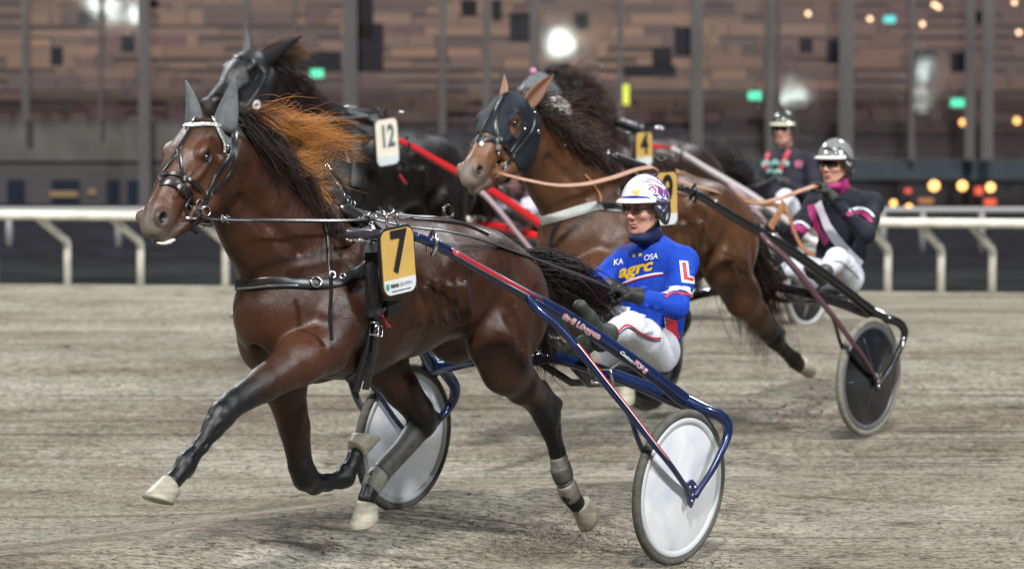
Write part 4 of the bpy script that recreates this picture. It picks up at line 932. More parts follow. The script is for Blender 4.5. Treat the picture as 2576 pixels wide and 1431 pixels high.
# ------------------------------------------------------------------ straps and hair on a horse
def caster(fr, verts, faces, T=None):
    """returns f(u, v) -> (point, normal) where the line of sight of a pixel meets the surface, in the rig's frame"""
    bvh = BVHTree.FromPolygons([Vector(v) for v in verts], [tuple(f) for f in faces]); o = fr.cam_o() if False else fr.to_local(Vector((0, 0, CAMH)))
    if T is not None: o = T @ o
    def f(u, v):
        d_ = fr.ldir(u, v)
        if T is not None: d_ = (T.to_3x3() @ d_).normalized()
        p, n, i, dist = bvh.ray_cast(o, d_)
        if p is None: return None, None
        return p, (-n if n.dot(d_) > 0 else n)
    f.bvh = bvh; return f
def data_vf(o): me = o.data; return [v.co.copy() for v in me.vertices], [tuple(p.vertices) for p in me.polygons]
def surf_path(cast, px, n=7, off=.003):
    path = smooth_path([(p[0], p[1], 0) for p in px], n); P = []; N = []
    for q in path:
        p, nn = cast(q[0], q[1])
        if p is None: continue
        P.append(p + nn * off); N.append(nn)
    # even out
    for _ in range(2):
        for i in range(1, len(P) - 1): P[i] = (P[i - 1] + P[i] * 2 + P[i + 1]) / 4; N[i] = (N[i - 1] + N[i] + N[i + 1]).normalized()
    return P, N
def strap(name, cast, px, w, m, parent, t=.004, off=.003, mirror=False, n=7):
    P, N = surf_path(cast, px, n, off)
    if len(P) < 2: return None
    mb = MB(); mb.ribbon(P, N, w, t); o = mb.build(name, m, parent); autosmooth(o)
    if mirror:
        mb = MB(); P2 = [Vector((p.x, -p.y, p.z)) for p in P]; N2 = [Vector((q.x, -q.y, q.z)) for q in N]; mb.ribbon(P2, N2, w, t); autosmooth(mb.build(name, m, parent))
    return o
def ring(mb, c, nrm, r, t=.003, n=18):
    nrm = Vector(nrm).normalized(); u = nrm.orthogonal().normalized(); w = nrm.cross(u); mb.tube([Vector(c) + (u * math.cos(a) + w * math.sin(a)) * r for a in np.linspace(0, 2 * math.pi, n)], t, 6)
def buckle(mb, c, tg, nrm, s=.012):
    tg = Vector(tg).normalized(); nrm = Vector(nrm).normalized(); b = tg.cross(nrm); c = Vector(c) + nrm * .006
    mb.tube([c + tg * s * x + b * s * y * 1.1 for x, y in ((-1, -1), (1, -1), (1, 1), (-1, 1), (-1, -1))], s * .16, 6)
def patch(name, V, F, mask, off, m, parent, cut=True):
    Vv = np.array(V); Ff = np.array(F); fm = mask[Ff].all(1); Ff = Ff[fm]
    if not len(Ff): return None
    used = np.unique(Ff); mp = -np.ones(len(Vv), int); mp[used] = np.arange(len(used))
    nr = np.zeros_like(Vv); fn = np.cross(Vv[Ff[:, 2]] - Vv[Ff[:, 0]], Vv[Ff[:, 3]] - Vv[Ff[:, 1]])
    for k in range(4): np.add.at(nr, Ff[:, k], fn)
    nr /= np.linalg.norm(nr, axis=1)[:, None] + 1e-12
    vo = Vv[used] + nr[used] * off; vi = Vv[used] + nr[used] * .0005; fo = mp[Ff]; n = len(used)
    # rim wall
    ed = {}
    for f in fo:
        for k in range(4): e = (f[k], f[(k + 1) % 4]); ed[e] = 1
    rim = [(a_, b_, b_ + n, a_ + n)[::-1] for (a_, b_) in ed if (b_, a_) not in ed]
    return meshobj(name, np.concatenate([vo, vi]).tolist(), [tuple(map(int, f)) for f in fo] + [tuple(map(int, f)) for f in rim], m, parent)
def hair_mat(name, rough=.45, trans=.35):
    m = bpy.data.materials.new(name); m.use_nodes = True; nt = m.node_tree; b = nt.nodes['Principled BSDF']; vc = nt.nodes.new('ShaderNodeVertexColor'); vc.layer_name = 'Col'
    nt.links.new(vc.outputs[0], b.inputs['Base Color']); b.inputs['Roughness'].default_value = rough; b.inputs['Specular IOR Level'].default_value = .45
    t = nt.nodes.new('ShaderNodeBsdfTranslucent'); nt.links.new(vc.outputs[0], t.inputs[0]); x = nt.nodes.new('ShaderNodeMixShader'); x.inputs[0].default_value = trans
    nt.links.new(b.outputs[0], x.inputs[1]); nt.links.new(t.outputs[0], x.inputs[2]); nt.links.new(x.outputs[0], nt.nodes['Material Output'].inputs[0]); return m
M['hair'] = hair_mat('mane_hair', .45, .45); M['hair_dark'] = hair_mat('dark_hair', .5, .08); M['hair_dark'].node_tree.nodes['Principled BSDF'].inputs['Specular IOR Level'].default_value = .2
def strands(name, paths, w0, m, parent, colf):
    """paths: list of (points, width scale, seed); thin three-sided strands in one mesh"""
    vs = []; fs = []; cs = []
    for pts, ws, sd in paths:
        n = len(pts); b = len(vs)
        for i, p in enumerate(pts):
            t = i / (n - 1); tg = (pts[min(i + 1, n - 1)] - pts[max(i - 1, 0)]); tg = tg / (np.linalg.norm(tg) + 1e-9)
            u = np.cross(tg, (.3, .2, 1)); u /= np.linalg.norm(u) + 1e-9; w = np.cross(tg, u); r = w0 * ws * (1 - .85 * t ** 2) * (.6 + .4 * min(1, t * 6)); c = colf(t, sd)
            for k in range(3): a = 2.094 * k; vs.append(p + (u * math.cos(a) + w * math.sin(a)) * r); cs.append(c)
        for i in range(n - 1):
            for k in range(3): k2 = (k + 1) % 3; fs.append((b + i * 3 + k, b + i * 3 + k2, b + i * 3 + 3 + k2, b + i * 3 + 3 + k))
    return meshobj(name, np.array(vs), fs, m, parent, True, np.array(cs))
def lock_paths(roots, tipf, nlock, per, spread, wave, n=13, rng=None, lift=.04):
    """locks of hair: each lock a bundle sharing a wavy spine. roots(t)->pos, tipf(t, rng)->offset vector"""
    out = []
    for L in range(nlock):
        t = rng.rand(); r0 = np.array(roots(t)); off = np.array(tipf(t, rng)); ph = rng.rand(3) * 6.28; fr_ = 3 + rng.rand(3) * 5; am = wave * (.5 + rng.rand())
        sidec = rng.randn(3); sd = rng.rand()
        for k in range(per):
            dr = rng.randn(3) * np.array((.012, .007, .008)); sp = rng.randn(3) * spread; ln = .72 + .36 * rng.rand(); stray = rng.rand() < .10; pts = []
            if k == 0: curl = (rng.rand() - .25) * .9 * wave * 3
            for i in range(n):
                s_ = i / (n - 1) * ln; w = np.array([am * math.sin(fr_[j] * s_ + ph[j]) * s_ for j in range(3)])
                p = r0 + dr * (1 - .5 * s_) + off * s_ + np.array((0, 0, lift * math.sin(min(1, s_) * math.pi) + curl * s_ ** 3)) + w + sp * (s_ ** 1.3 * 2.2 if stray else math.sin(min(1, s_ * .9) * math.pi) * .8 + .18 * s_) + np.array((0, 0, .35 * am * math.sin(9 * s_ + ph[k % 3] + k)))
                pts.append(p)
            out.append((pts, .6 + .7 * rng.rand(), (sd, rng.rand())))
    return out
def ear(name, base, tip, m, parent, w=.048, cup=True, flat=.62, open_dir=(1, .3, 0)):
    b = Vector(base); t = Vector(tip); ax = (t - b).normalized(); f = Vector(open_dir); f = (f - ax * f.dot(ax)).normalized(); s_ = ax.cross(f); L = (t - b).length
    n = 20; vs = []; prof = [(-.16, 1.0), (0, 1.0), (.12, .98), (.3, .86), (.5, .68), (.68, .50), (.84, .32), (.94, .19), (1.0, .05)] if not cup else [(-.12, .80), (0, .92), (.15, 1.0), (.32, .98), (.5, .84), (.68, .62), (.84, .36), (.94, .17), (1.0, .03)]
    for h, r in prof:
        for k in range(n):
            a = 2 * math.pi * k / n; ca, sa = math.cos(a), math.sin(a); rr = w * r
            x = rr * flat * ca
            if cup and ca > 0: x *= (-.35 + 1.1 * abs(sa) ** 1.5)        # hollow front
            vs.append(b + ax * (h * L) + f * (x - .15 * w * math.sin(min(1, max(0, h)) * 3.14)) + s_ * rr * sa)
    m_ = len(prof); mb = MB(); mb.add(vs, [(i * n + k, i * n + (k + 1) % n, (i + 1) * n + (k + 1) % n, (i + 1) * n + k) for i in range(m_ - 1) for k in range(n)] + [tuple(range(n - 1, -1, -1)), tuple((m_ - 1) * n + k for k in range(n))])
    return mb.build(name, m, parent)
M['glitter'] = mat('crystal_trim', (.62, .66, .62), .25, .6); nn = M['glitter']
_tc = nd(nn, 'ShaderNodeTexCoord'); _v = nd(nn, 'ShaderNodeTexVoronoi', Scale=210.0); link(nn, _tc.outputs['Object'], _v.inputs['Vector']); _b = nd(nn, 'ShaderNodeBump'); _b.inputs['Strength'].default_value = 1.0; _b.inputs['Distance'].default_value = .004; link(nn, _v.outputs[0], _b.inputs['Height']); link(nn, _b.outputs[0], bsdf(nn).inputs['Normal'])
M['bonnet'] = add_noise(mat('grey_bonnet_cloth', (.12, .13, .14), .8, spec=.3), 40, .15, .3, 260, .0008)
M['hood'] = add_noise(mat('dark_hood_cloth', (.008, .014, .022), .7, spec=.3), 20, .2, .3, 90, .002)
M['tan_leather'] = add_noise(mat('tan_leather', (.30, .13, .055), .5), 30, .15, .2, 120, .001)
M['boot_grey'] = add_noise(mat('leg_boot_grey', (.075, .072, .066), .55), 30, .2, .3, 70, .002); M['boot_pale'] = add_noise(mat('leg_boot_pale', (.20, .19, .165), .55), 30, .2, .3, 70, .002)

def mk_mane(root, roots, tipf, nlock, per, seed, colf, m=None, w=.0016, spread=.05, wave=.02, name='mane', lift=.04):
    rng = np.random.RandomState(seed); return strands(name, lock_paths(roots, tipf, nlock, per, spread, wave, 13, rng, lift), w, m or M['hair'], root, colf)
def poly_t(P):
    P = [np.array(p, float) for p in P]; L = np.cumsum([0] + [np.linalg.norm(b - a) for a, b in zip(P[:-1], P[1:])]); L /= L[-1]
    def f(t): i = min(len(P) - 2, int(np.searchsorted(L, t, 'right')) - 1); u = (t - L[i]) / (L[i + 1] - L[i]); return P[i] * (1 - u) + P[i + 1] * u
    return f
def leg_boot(name, pts, m, parent, grow=.008):
    """pts (x,y,z,r) -> a snug sleeve with soft edges"""
    P = smooth_path([p[:3] for p in pts], 4); rr = np.interp(np.linspace(0, 1, len(P)), np.linspace(0, 1, len(pts)), [p[3] for p in pts]) + grow
    rr = list(rr); rr[0] *= .93; rr[-1] *= .93
    mb = MB(); mb.tube(P, rr, 16, True, flat=.86, up=None); return mb.build(name, m, parent)
# ------------------------------------------------------------------ horse 7 (hero)
M['bay'] = bay_material('bay_coat', (.036, .0118, .0048), (.0045, .0055, .006)); M['bay2'] = bay_material('warm_bay_coat', (.072, .029, .012), (.007, .007, .006)); M['blackcoat'] = bay_material('black_coat', (.008, .006, .006), (.0045, .004, .004), .24, rough=.40)
M['brownblack'] = bay_material('dark_brown_coat', (.030, .014, .010), (.008, .006, .006), rough=.36)
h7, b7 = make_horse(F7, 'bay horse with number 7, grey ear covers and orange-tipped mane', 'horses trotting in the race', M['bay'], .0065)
V7, F7f = data_vf(b7); c7 = caster(F7, V7, F7f); hp = F7.hp; BL = M['black_leather']
Z1 = lambda X, Y: (X * .3281 + 335.4, Y * .3281 + 167.7)
Z2 = lambda X, Y: (X * .375 + 536.7, Y * .375 + 469.6)
# ear covers and bonnet
ear('ear_cover', hp(566, 312, .068), hp(590, 197, .105), M['bonnet'], h7, .052, False, .75, (1, .6, 0)); ear('ear_cover', hp(489, 312, -.068), hp(467, 202, -.10), M['bonnet'], h7, .050, False, .75, (1, -.6, 0))
Va = np.array([tuple(v) for v in V7])
def proj(fr, P):
    """local points -> 2576-wide pixels"""
    X = fr.A[0] + P[:, 0] * fr.h.x + P[:, 1] * fr.l.x; Y = fr.A[1] + P[:, 0] * fr.h.y + P[:, 1] * fr.l.y; Zz = P[:, 2] + fr.z - CAMH
    c, s_ = math.cos(PITCH), math.sin(PITCH); dy = Y * c - Zz * s_; dz = Zz * c + Y * s_; return 1288 + FPX * X / dy, 715.5 - FPX * dz / dy
def inpoly(px, py, poly):
    ins = np.zeros(len(px), bool); n = len(poly)
    for i in range(n):
        x1, y1 = poly[i]; x2, y2 = poly[(i + 1) % n]; c = ((y1 > py) != (y2 > py)) & (px < (x2 - x1) * (py - y1) / (y2 - y1 + 1e-9) + x1); ins ^= c
    return ins
u_, v_ = proj(F7, Va * np.array((1, 1, 1)) if True else Va); Vm = Va.copy(); Vm[:, 1] = np.abs(Vm[:, 1]); um, vm = proj(F7, Vm)
bon = inpoly(um, vm, [(512, 262), (531, 296), (543, 326), (560, 362), (565, 386), (590, 366), (606, 330), (596, 270), (560, 255)]) & (Va[:, 0] > 2.12)
patch('ear_bonnet', V7, F7f, bon, .004, M['bonnet'], h7)
def S7(name, px, w, m=BL, mirror=False, t=.004, off=.003, n=7): return strap(name, c7, px, w, m, h7, t, off, mirror, n)
S7('browband', [Z1(372, 452), Z1(450, 462), Z1(540, 452), Z1(620, 455), Z1(720, 475), Z1(795, 520)], .020, M['glitter'], off=.006)
S7('bonnet_trim', [Z1(520, 372), Z1(575, 376), Z1(612, 420), Z1(645, 510), Z1(682, 590), Z1(690, 655)], .010, M['glitter'], off=.008)
S7('crown_piece', [Z1(470, 430), Z1(500, 370), Z1(550, 335), Z1(600, 325)], .018, off=.006)
S7('face_strap', [Z1(450, 440), Z1(425, 500), Z1(385, 570), Z1(350, 640), Z1(300, 710), Z1(225, 810)], .020)
S7('face_strap', [Z1(350, 640), Z1(368, 740), Z1(385, 850), Z1(410, 930), Z1(432, 990)], .018, off=.006)
S7('noseband', [Z1(222, 838), Z1(290, 820), Z1(370, 835), Z1(460, 890), Z1(530, 955)], .016, off=.005)
S7('noseband', [Z1(205, 895), Z1(260, 880), Z1(340, 905), Z1(400, 955), Z1(430, 1000)], .036, off=.004)
S7('cheek_strap', [Z1(785, 520), Z1(775, 640), Z1(700, 745), Z1(610, 880), Z1(565, 1000), Z1(540, 1070)], .022, mirror=True)
S7('cheek_strap', [Z1(760, 560), Z1(735, 690), Z1(655, 790), Z1(585, 930), Z1(550, 1010)], .014, off=.008)
S7('throat_latch', [Z1(785, 600), Z1(765, 760), Z1(700, 870), Z1(610, 960)], .012, off=.004)
mb = MB()
for X, Y, r in ((495, 1055, .019), (545, 1105, .019), (405, 1085, .016)):
    p, n_ = c7(*Z1(X, Y)); p = p or hp(*Z1(X, Y), .08); mb = MB(); ring(mb, p + Vector((0, .012, 0)), (.2, 1, .1), r, .0032); mb.build('bit_ring', M['chrome'], h7)
for X, Y, tx in ((730, 625, (-.4, 0, -.9)), (735, 695, (-.3, 0, -.9)), (430, 985, (.3, 0, -.9)), (578, 962, (.3, 0, -.9))):
    p, n_ = c7(*Z1(X, Y)); mb = MB(); buckle(mb, p, tx, n_, .013); mb.build('strap_buckle', M['chrome'], h7)
mb = MB(); a_ = hp(*Z1(400, 1160), .075); mb.tube([a_, hp(*Z1(480, 1165), .085), hp(*Z1(520, 1120), .085)], .005, 8); mb.build('bit', M['chrome'], h7)
mb = MB(); mb.tube(smooth_path([hp(*Z1(490, 1110), .08), hp(*Z1(470, 1180), .075), hp(*Z1(450, 1250), .06), hp(*Z1(480, 1275), .05)], 4), .010, 8); mb.tube(smooth_path([hp(*Z1(440, 1000), .07), hp(*Z1(400, 1080), .075), hp(*Z1(420, 1150), .07)], 4), .006, 6); mb.build('curb_strap', BL, h7)
# foam on the lips
mb = MB(); rg = random.Random(3)
for i in range(16): t = i / 15; q = hp(398 + 38 * t, 611 - 8 * t + 5 * math.sin(t * 3.1), .015 + .03 * t); mb.ball(q, .008 + .006 * rg.random(), 8, (1.3, 1, .6))
mb.build('foam', mat('foam', (.62, .60, .55), .4), h7)
# shoulder, breast and girth straps
S7('neck_strap', [Z2(590, 88), Z2(640, 110), Z2(700, 180), Z2(750, 280), Z2(768, 380), Z2(777, 480), Z2(785, 590)], .018, off=.006)
mb = MB(); p = [hp(831, 688, .335), hp(832, 740, .33), hp(829, 800, .325), hp(834, 856, .325)]; mb.ribbon(smooth_path(p, 3), [(0, 1, 0)] * 10, .020, .004); mb.build('strap_end', BL, h7)
S7('breast_collar', [(576, 704), (593, 717), (640, 713), (687, 710), (735, 711), (790, 713), (845, 710), (890, 692), (925, 665)], .046, t=.008)
S7('breast_collar_edge', [(600, 724), (640, 721), (687, 718), (735, 719), (785, 721)], .006, M['chrome'], off=.012, t=.001)
for u, v, r in ((792, 712, .022), (831, 695, .014), (860, 700, .012)):
    p, n_ = c7(u, v); mb = MB(); ring(mb, p + n_ * .02, n_, r, .0035); mb.build('harness_ring', M['chrome'], h7)
S7('saddle_pad', [(872, 522), (905, 552), (925, 600), (934, 660), (936, 730), (937, 800), (930, 862), (912, 915), (893, 950)], .085, M['ink'], off=.003, t=.008)
S7('girth', [(880, 522), (918, 560), (938, 610), (947, 670), (948, 740), (942, 800), (936, 850), (920, 905), (903, 945)], .050, off=.013, t=.007)
S7('saddle_strap', [(895, 520), (930, 548), (960, 578), (985, 600)], .060, M['ink'], off=.006, t=.008)
for du, dv, y in ((0, 0, .22), (24, -6, .235)):
    mb = MB(); p = [hp(935 + du * .4, 800 + dv, y + .10), hp(930 + du * .6, 850 + dv, y + .09), hp(914 + du * .9, 915 + dv, y + .05), hp(894 + du, 985 + dv, y + .02)]; mb.ribbon(smooth_path(p, 3), [(0, 1, 0)] * 10, .042, .006); autosmooth(mb.build('girth_end', BL, h7))
mb = MB(); buckle(mb, hp(938, 826, .335), (.1, 0, -1), (0, 1, 0), .026); buckle(mb, hp(950, 832, .34), (.1, 0, -1), (0, 1, 0), .022); mb.build('girth_buckle', M['chrome'], h7)
mb = MB(); mb.tube(smooth_path([hp(958, 790, .35), hp(966, 800, .35), hp(972, 815, .345), hp(980, 822, .34)], 4), .007, 6); mb.build('red_cord', mat('red_cord', (.45, .03, .05), .7), h7)
mb = MB(); mb.box(hp(935, 715, .36), (.065, .02, .27)); mb.box(hp(985, 775, .36), (.09, .03, .07)); mb.tube(smooth_path([hp(927, 655, .36), hp(930, 700, .37), hp(940, 790, .36), hp(965, 775, .36)], 3), .016, 8); autosmooth(mb.build('coupling_pad', M['ink'], h7))
# reins, overcheck and terrets run free of the body
def free(name, px, w, m, parent, fr=F7, nrm=(0, .6, .8), t=.004):
    P = smooth_path([fr.hp(*p) for p in px], 6); mb = MB(); mb.ribbon(P, [nrm] * len(P), w, t); return autosmooth(mb.build(name, m, parent))
HL = hp(1572, 742, .17); HR = hp(1545, 730, .04)
free('rein', [(506, 545, .08), (532, 551, .11), (640, 554, .19), (760, 556, .24), (873, 556, .25), (935, 551, .16)], .016, BL, h7)
free('rein', [(545, 551, .10), (640, 557, .185), (760, 559, .235), (873, 559, .245)], .007, BL, h7)
free('rein', [(935, 551, .16), (1000, 566, .2), (1060, 575, .24), (1120, 582, .26), (1200, 601, .27), (1290, 632, .25), (1400, 672, .23), (1490, 705, .20), (1570, 742, .17)], .018, BL, h7)
free('rein', [(945, 535, -.05), (1040, 545, -.06), (1120, 553, -.06), (1240, 600, -.03), (1400, 668, .0), (1545, 730, .04)], .014, BL, h7)
free('overcheck', [(592, 300, .02), (625, 307, .0), (659, 320, -.01), (710, 345, -.01), (762, 371, -.01), (795, 395, .0), (821, 420, .0), (850, 450, .0), (872, 487, .0), (886, 512, .0)], .022, BL, h7, nrm=(.3, .8, .5))
free('overcheck', [(592, 312, .05), (640, 328, .03), (690, 345, .0)], .012, BL, h7, nrm=(.3, .8, .5))
for u, v, y in ((659, 320, -.01), (640, 328, .03), (821, 422, .0), (826, 430, 0), (870, 492, 0), (878, 508, 0), (886, 514, 0), (560, 552, .13), (572, 553, .135)): mb = MB(); buckle(mb, hp(u, v, y), (-.8, 0, -.5), (.3, .8, .4), .013); mb.build('strap_buckle', M['chrome'], h7)
mb = MB()
for i in range(14): ring(mb, hp(846 + i * 2.5, 452 + i * 3.9, .0), (1, i % 2, .3), .0055, .0018, 8)
mb.build('chain', M['chrome'], h7)
mb = MB(); ring(mb, hp(935, 549, .15), (1, .3, .1), .021, .004); mb.tube([hp(935, 560, .15), hp(930, 575, .15)], .006, 8); mb.build('terret', M['chrome'], h7); mb = MB(); ring(mb, hp(1128, 534, -.02), (.1, 1, .2), .030, .009); mb.build('terret', BL, h7)
free('back_strap', [(890, 528, .0), (950, 540, .0), (1040, 548, .0), (1100, 550, .0), (1125, 545, .0)], .02, BL, h7, nrm=(0, .3, 1))
S7('crupper_strap', [(1035, 552), (1100, 556), (1170, 566), (1230, 590)], .018, off=.004)
mb = MB(); P = [hp(868 + i * 8, 526 + i * 5.2, .06 + .02 * i) for i in range(7)]; mb.tube(P, .026, 8, flat=1.5); mb.build('saddle', BL, h7)
# leg boots
L7 = H0['RH']; leg_boot('leg_boot', [L7[6], L7[7], L7[8], (1.02, -.12, .445, .044)], M['boot_grey'], h7); leg_boot('leg_boot', [(1.02, -.12, .45, .045), L7[9], L7[10]], M['boot_pale'], h7, .006)
L7 = H0['LH']; leg_boot('leg_boot', [(.035, .145, .465, .041), L7[8], (-.03, .14, .335, .043)], M['boot_pale'], h7, .006); leg_boot('leg_boot', [(.02, .143, .42, .043), (-.02, .14, .35, .043)], M['boot_grey'], h7, .012); leg_boot('leg_boot', [(-.03, .14, .33, .046), L7[9], L7[10]], M['boot_pale'], h7, .005)
# mane and tail
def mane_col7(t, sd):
    a, b = sd; k = np.clip((t - .14 - .22 * (1 - a)) / .42, 0, 1) ** .9; k *= .55 + .45 * b; root_c = np.array((.012, .007, .006)); mid_c = np.array((.34, .11, .03)); tip = np.array((.95, .52, .13)); return root_c * (1 - min(1, 2 * k)) + mid_c * (min(1, 2 * k) - max(0, 2 * k - 1)) + tip * max(0, 2 * k - 1)  # sun-bleached tips, with the orange backlit glow put into their colour
roots7 = poly_t([hp(596, 292, 0), hp(640, 318, .0), hp(690, 375, .01), hp(735, 450, .02), hp(770, 505, .02)])
def tip7(t, r):
    u = np.interp(t, [0, .25, .5, .75, 1], [268, 255, 175, 110, 85]); v = np.interp(t, [0, .25, .5, .75, 1], [45, 45, 45, 35, 16]); s_ = 590.; f = .35 + .75 * r.rand()
    lat = u / s_ * f; y = .16 * r.rand() + .04; return (-(lat - .8 * y) / .6, y, -v / s_ * f + .035 * r.randn())
topr = poly_t([hp(596, 290, 0), hp(640, 318, .0), hp(668, 345, .01)])
def tiptop(t, r): lat = (235 + 45 * r.rand()) / 600 * (.55 + .5 * r.rand()); y = .06 + .08 * r.rand(); return (-(lat - .8 * y) / .6, y, -.055 - .045 * r.rand())
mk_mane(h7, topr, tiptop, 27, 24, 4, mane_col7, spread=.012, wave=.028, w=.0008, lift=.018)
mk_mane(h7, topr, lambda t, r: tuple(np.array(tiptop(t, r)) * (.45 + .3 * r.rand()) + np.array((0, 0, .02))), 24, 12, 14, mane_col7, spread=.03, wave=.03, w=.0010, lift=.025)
lowr = poly_t([hp(690, 380, .05), hp(722, 440, .05), hp(748, 492, .04), hp(775, 508, .02)])
def tiplow(t, r): lat = np.interp(t, [0, .4, .8, 1], [165, 125, 100, 80]) / 595 * (.5 + .6 * r.rand()); y = .02 + .10 * r.rand(); return (-(lat - .8 * y) / .6, y, (.02 - .05 * t + .05 * r.randn()))
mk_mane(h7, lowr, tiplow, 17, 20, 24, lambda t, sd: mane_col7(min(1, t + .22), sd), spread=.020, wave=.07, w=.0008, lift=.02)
dark_col = lambda t, sd: np.array((.008, .0055, .005)) * (1 + sd[1] * 1.5) + np.array((.03, .012, .006)) * max(0, t - .5)
def tipd(t, r): L = .17 + .10 * r.rand(); return (-.10 - .05 * r.rand(), .135, -L - .05 * r.rand())
mk_mane(h7, roots7, tipd, 72, 26, 8, dark_col, M['hair_dark'], spread=.02, wave=.02, w=.0022, lift=.015)
tail0 = poly_t([hp(1288, 640, .0), hp(1315, 690, .01)])
def tail7(t, r): f = .55 + .45 * r.rand(); q = hp(1570, 795 + 45 * r.rand(), .04 + .05 * r.randn()) - hp(1300, 665, 0); return (q.x * f, q.y * f, q.z * f + .01)
mk_mane(h7, tail0, tail7, 64, 34, 9, lambda t, sd: np.array((.011, .008, .008)) * (1 + sd[1]) + np.array((.05, .018, .008)) * max(0, t - .65) * (sd[0] > .5), M['hair_dark'], spread=.04, wave=.035, w=.0022, name='tail', lift=.05)
mk_mane(h7, tail0, lambda t, r: (-.16 - .1 * r.rand(), .10 * r.rand(), -.35 - .25 * r.rand()), 26, 20, 19, dark_col, M['hair_dark'], spread=.05, wave=.03, w=.0022, name='tail', lift=.03)
number_plate(F7, hp(996, 657, .44), (.10, 0, .995), '7', 'gold number plate with a black 7 and small lettering, on the front bay horse', small=True, w=.235, h=.295)

# ------------------------------------------------------------------ sulky 7
navy = add_noise(mat('navy_paint', (.007, .020, .085), .25, .25, coat=.8), 7, .2, 0); red = mat('red_paint', (.36, .02, .03), .3, coat=.5); wht = mat('white_paint', (.72, .72, .76), .35)
su7, near7, fl7 = sulky(F7, navy, add_noise(mat('tip_dark_metal', (.10, .10, .12), .3, .7), 30, .2, .1), 'navy blue racing sulky with white wheel discs and red stripes behind the front horse', M['disc_white'], M['rimw'], M['tyre'], None, .13, (red, wht), hero=True)
# name along the shaft
shaftn = smooth_path([Vector(p) for p in near7['shaft']], 5)
def along_shaft(txt, px0, px1, size, m, name, bold=.001, shear=0, off=.0016):
    """lettering that follows the upper outer flank of the near shaft between two pixel columns"""
    tv = text_verts(txt, size, bold, shear); xs = [v[0] for v in tv[0]]; w = max(xs) - min(xs); x0 = min(xs)
    vf = []; obs = [o for o in su7.children if o.name.startswith('shaft') and 'tip' not in o.name]; obs.sort(key=lambda o: -sum(v.co.y for v in o.data.vertices)); V, F = data_vf(obs[0]); cs = caster(F7, V, F)
    (u0, v0), (u1, v1) = px0, px1
    def place(x, y):
        t = (x - x0) / w; u = u0 + (u1 - u0) * t; v = v0 + (v1 - v0) * t; L = math.hypot(u1 - u0, v1 - v0); pxm = L / w * .95; nx, ny = (v1 - v0) / L, -(u1 - u0) / L
        p, n_ = cs(u + nx * y * pxm, v + ny * y * pxm); return p + n_ * off if p is not None else None
    return decal(name, tv, m, su7, place, .012)
redt = mat('red_lettering', (.50, .03, .05), .4)
along_shaft('Stall Lövgren', (1416, 794), (1510, 848), .03, wht, 'lettering', .0022); along_shaft('Stall Lövgren', (1417, 793), (1509, 847), .03, redt, 'lettering', .0, 0, .004)
along_shaft('Custom', (1561, 884), (1592, 911), .03, wht, 'lettering', .001, .4); along_shaft('FCS II', (1596, 910), (1626, 936), .03, wht, 'lettering', .003); along_shaft('FCS II', (1596, 910), (1626, 936), .03, redt, 'lettering', .0, 0, .004)

# ------------------------------------------------------------------ driver 7
def helmet_material():
    # white shell with blue, violet and red airbrushed patches towards the back
    m = mat('painted_helmet', (.74, .73, .72), .2, coat=.6); b = bsdf(m); tc = nd(m, 'ShaderNodeTexCoord'); sp = nd(m, 'ShaderNodeSeparateXYZ'); link(m, tc.outputs['Object'], sp.inputs[0])
    vo = nd(m, 'ShaderNodeTexVoronoi', Scale=34.0, Randomness=1.0); link(m, tc.outputs['Object'], vo.inputs['Vector']); cr = nd(m, 'ShaderNodeValToRGB'); cr.color_ramp.interpolation = 'CONSTANT'; e = cr.color_ramp.elements
    e[0].position = 0; e[0].color = (.74, .73, .74, 1); e[1].position = .34; e[1].color = (.03, .04, .32, 1)
    for p_, c_ in ((.55, (.22, .10, .38)), (.68, (.70, .70, .74)), (.82, (.45, .03, .06)), (.90, (.06, .08, .42))): q = e.new(p_); q.color = (*c_, 1)
    sc = nd(m, 'ShaderNodeSeparateColor'); link(m, vo.outputs['Color'], sc.inputs[0]); link(m, sc.outputs[0], cr.inputs[0])
    n = nd(m, 'ShaderNodeTexNoise', Scale=16.0, Detail=2.0); link(m, tc.outputs['Object'], n.inputs['Vector'])
    ma = nd(m, 'ShaderNodeMath', operation='MULTIPLY_ADD'); ma.inputs[1].default_value = -9.0; link(m, sp.outputs[0], ma.inputs[0]); link(m, n.outputs[0], ma.inputs[2])
    gt = nd(m, 'ShaderNodeMath', operation='GREATER_THAN'); gt.inputs[1].default_value = .40; link(m, ma.outputs[0], gt.inputs[0])
    mx = nd(m, 'ShaderNodeMix', data_type='RGBA'); mx.inputs[6].default_value = (.74, .73, .72, 1); link(m, gt.outputs[0], mx.inputs['Factor']); link(m, cr.outputs[0], mx.inputs[7]); link(m, mx.outputs[2], b.inputs['Base Color']); return m
P7 = dict(pelvis=(-.82, .05, .90), chest=(-.89, .07, 1.21), neck=(-.84, .07, 1.43), head=(-.775, .07, 1.572),
    shL=(-.875, .225, 1.325), elL=tuple(hp(1702, 772, .36)), haL=tuple(hp(1568, 735, .17)), shR=(-.86, -.09, 1.32), elR=tuple(hp(1503, 712, -.16)), haR=tuple(hp(1548, 724, .05)),
    hipL=(-.76, .15, .90), knL=tuple(hp(1585, 822, .27)), anL=tuple(hp(1517, 843, .35)), toL=tuple(hp(1486, 785, .36)), hipR=(-.76, -.05, .90), knR=tuple(hp(1560, 812, .03)), anR=tuple(hp(1450, 880, .02)), toR=tuple(hp(1410, 855, .02)))
LK7 = Matrix.Rotation(R(-6), 3, 'Z') @ Matrix.Rotation(R(2), 3, 'Y')
jac = cloth('blue_jacket', (.006, .05, .42), .9)
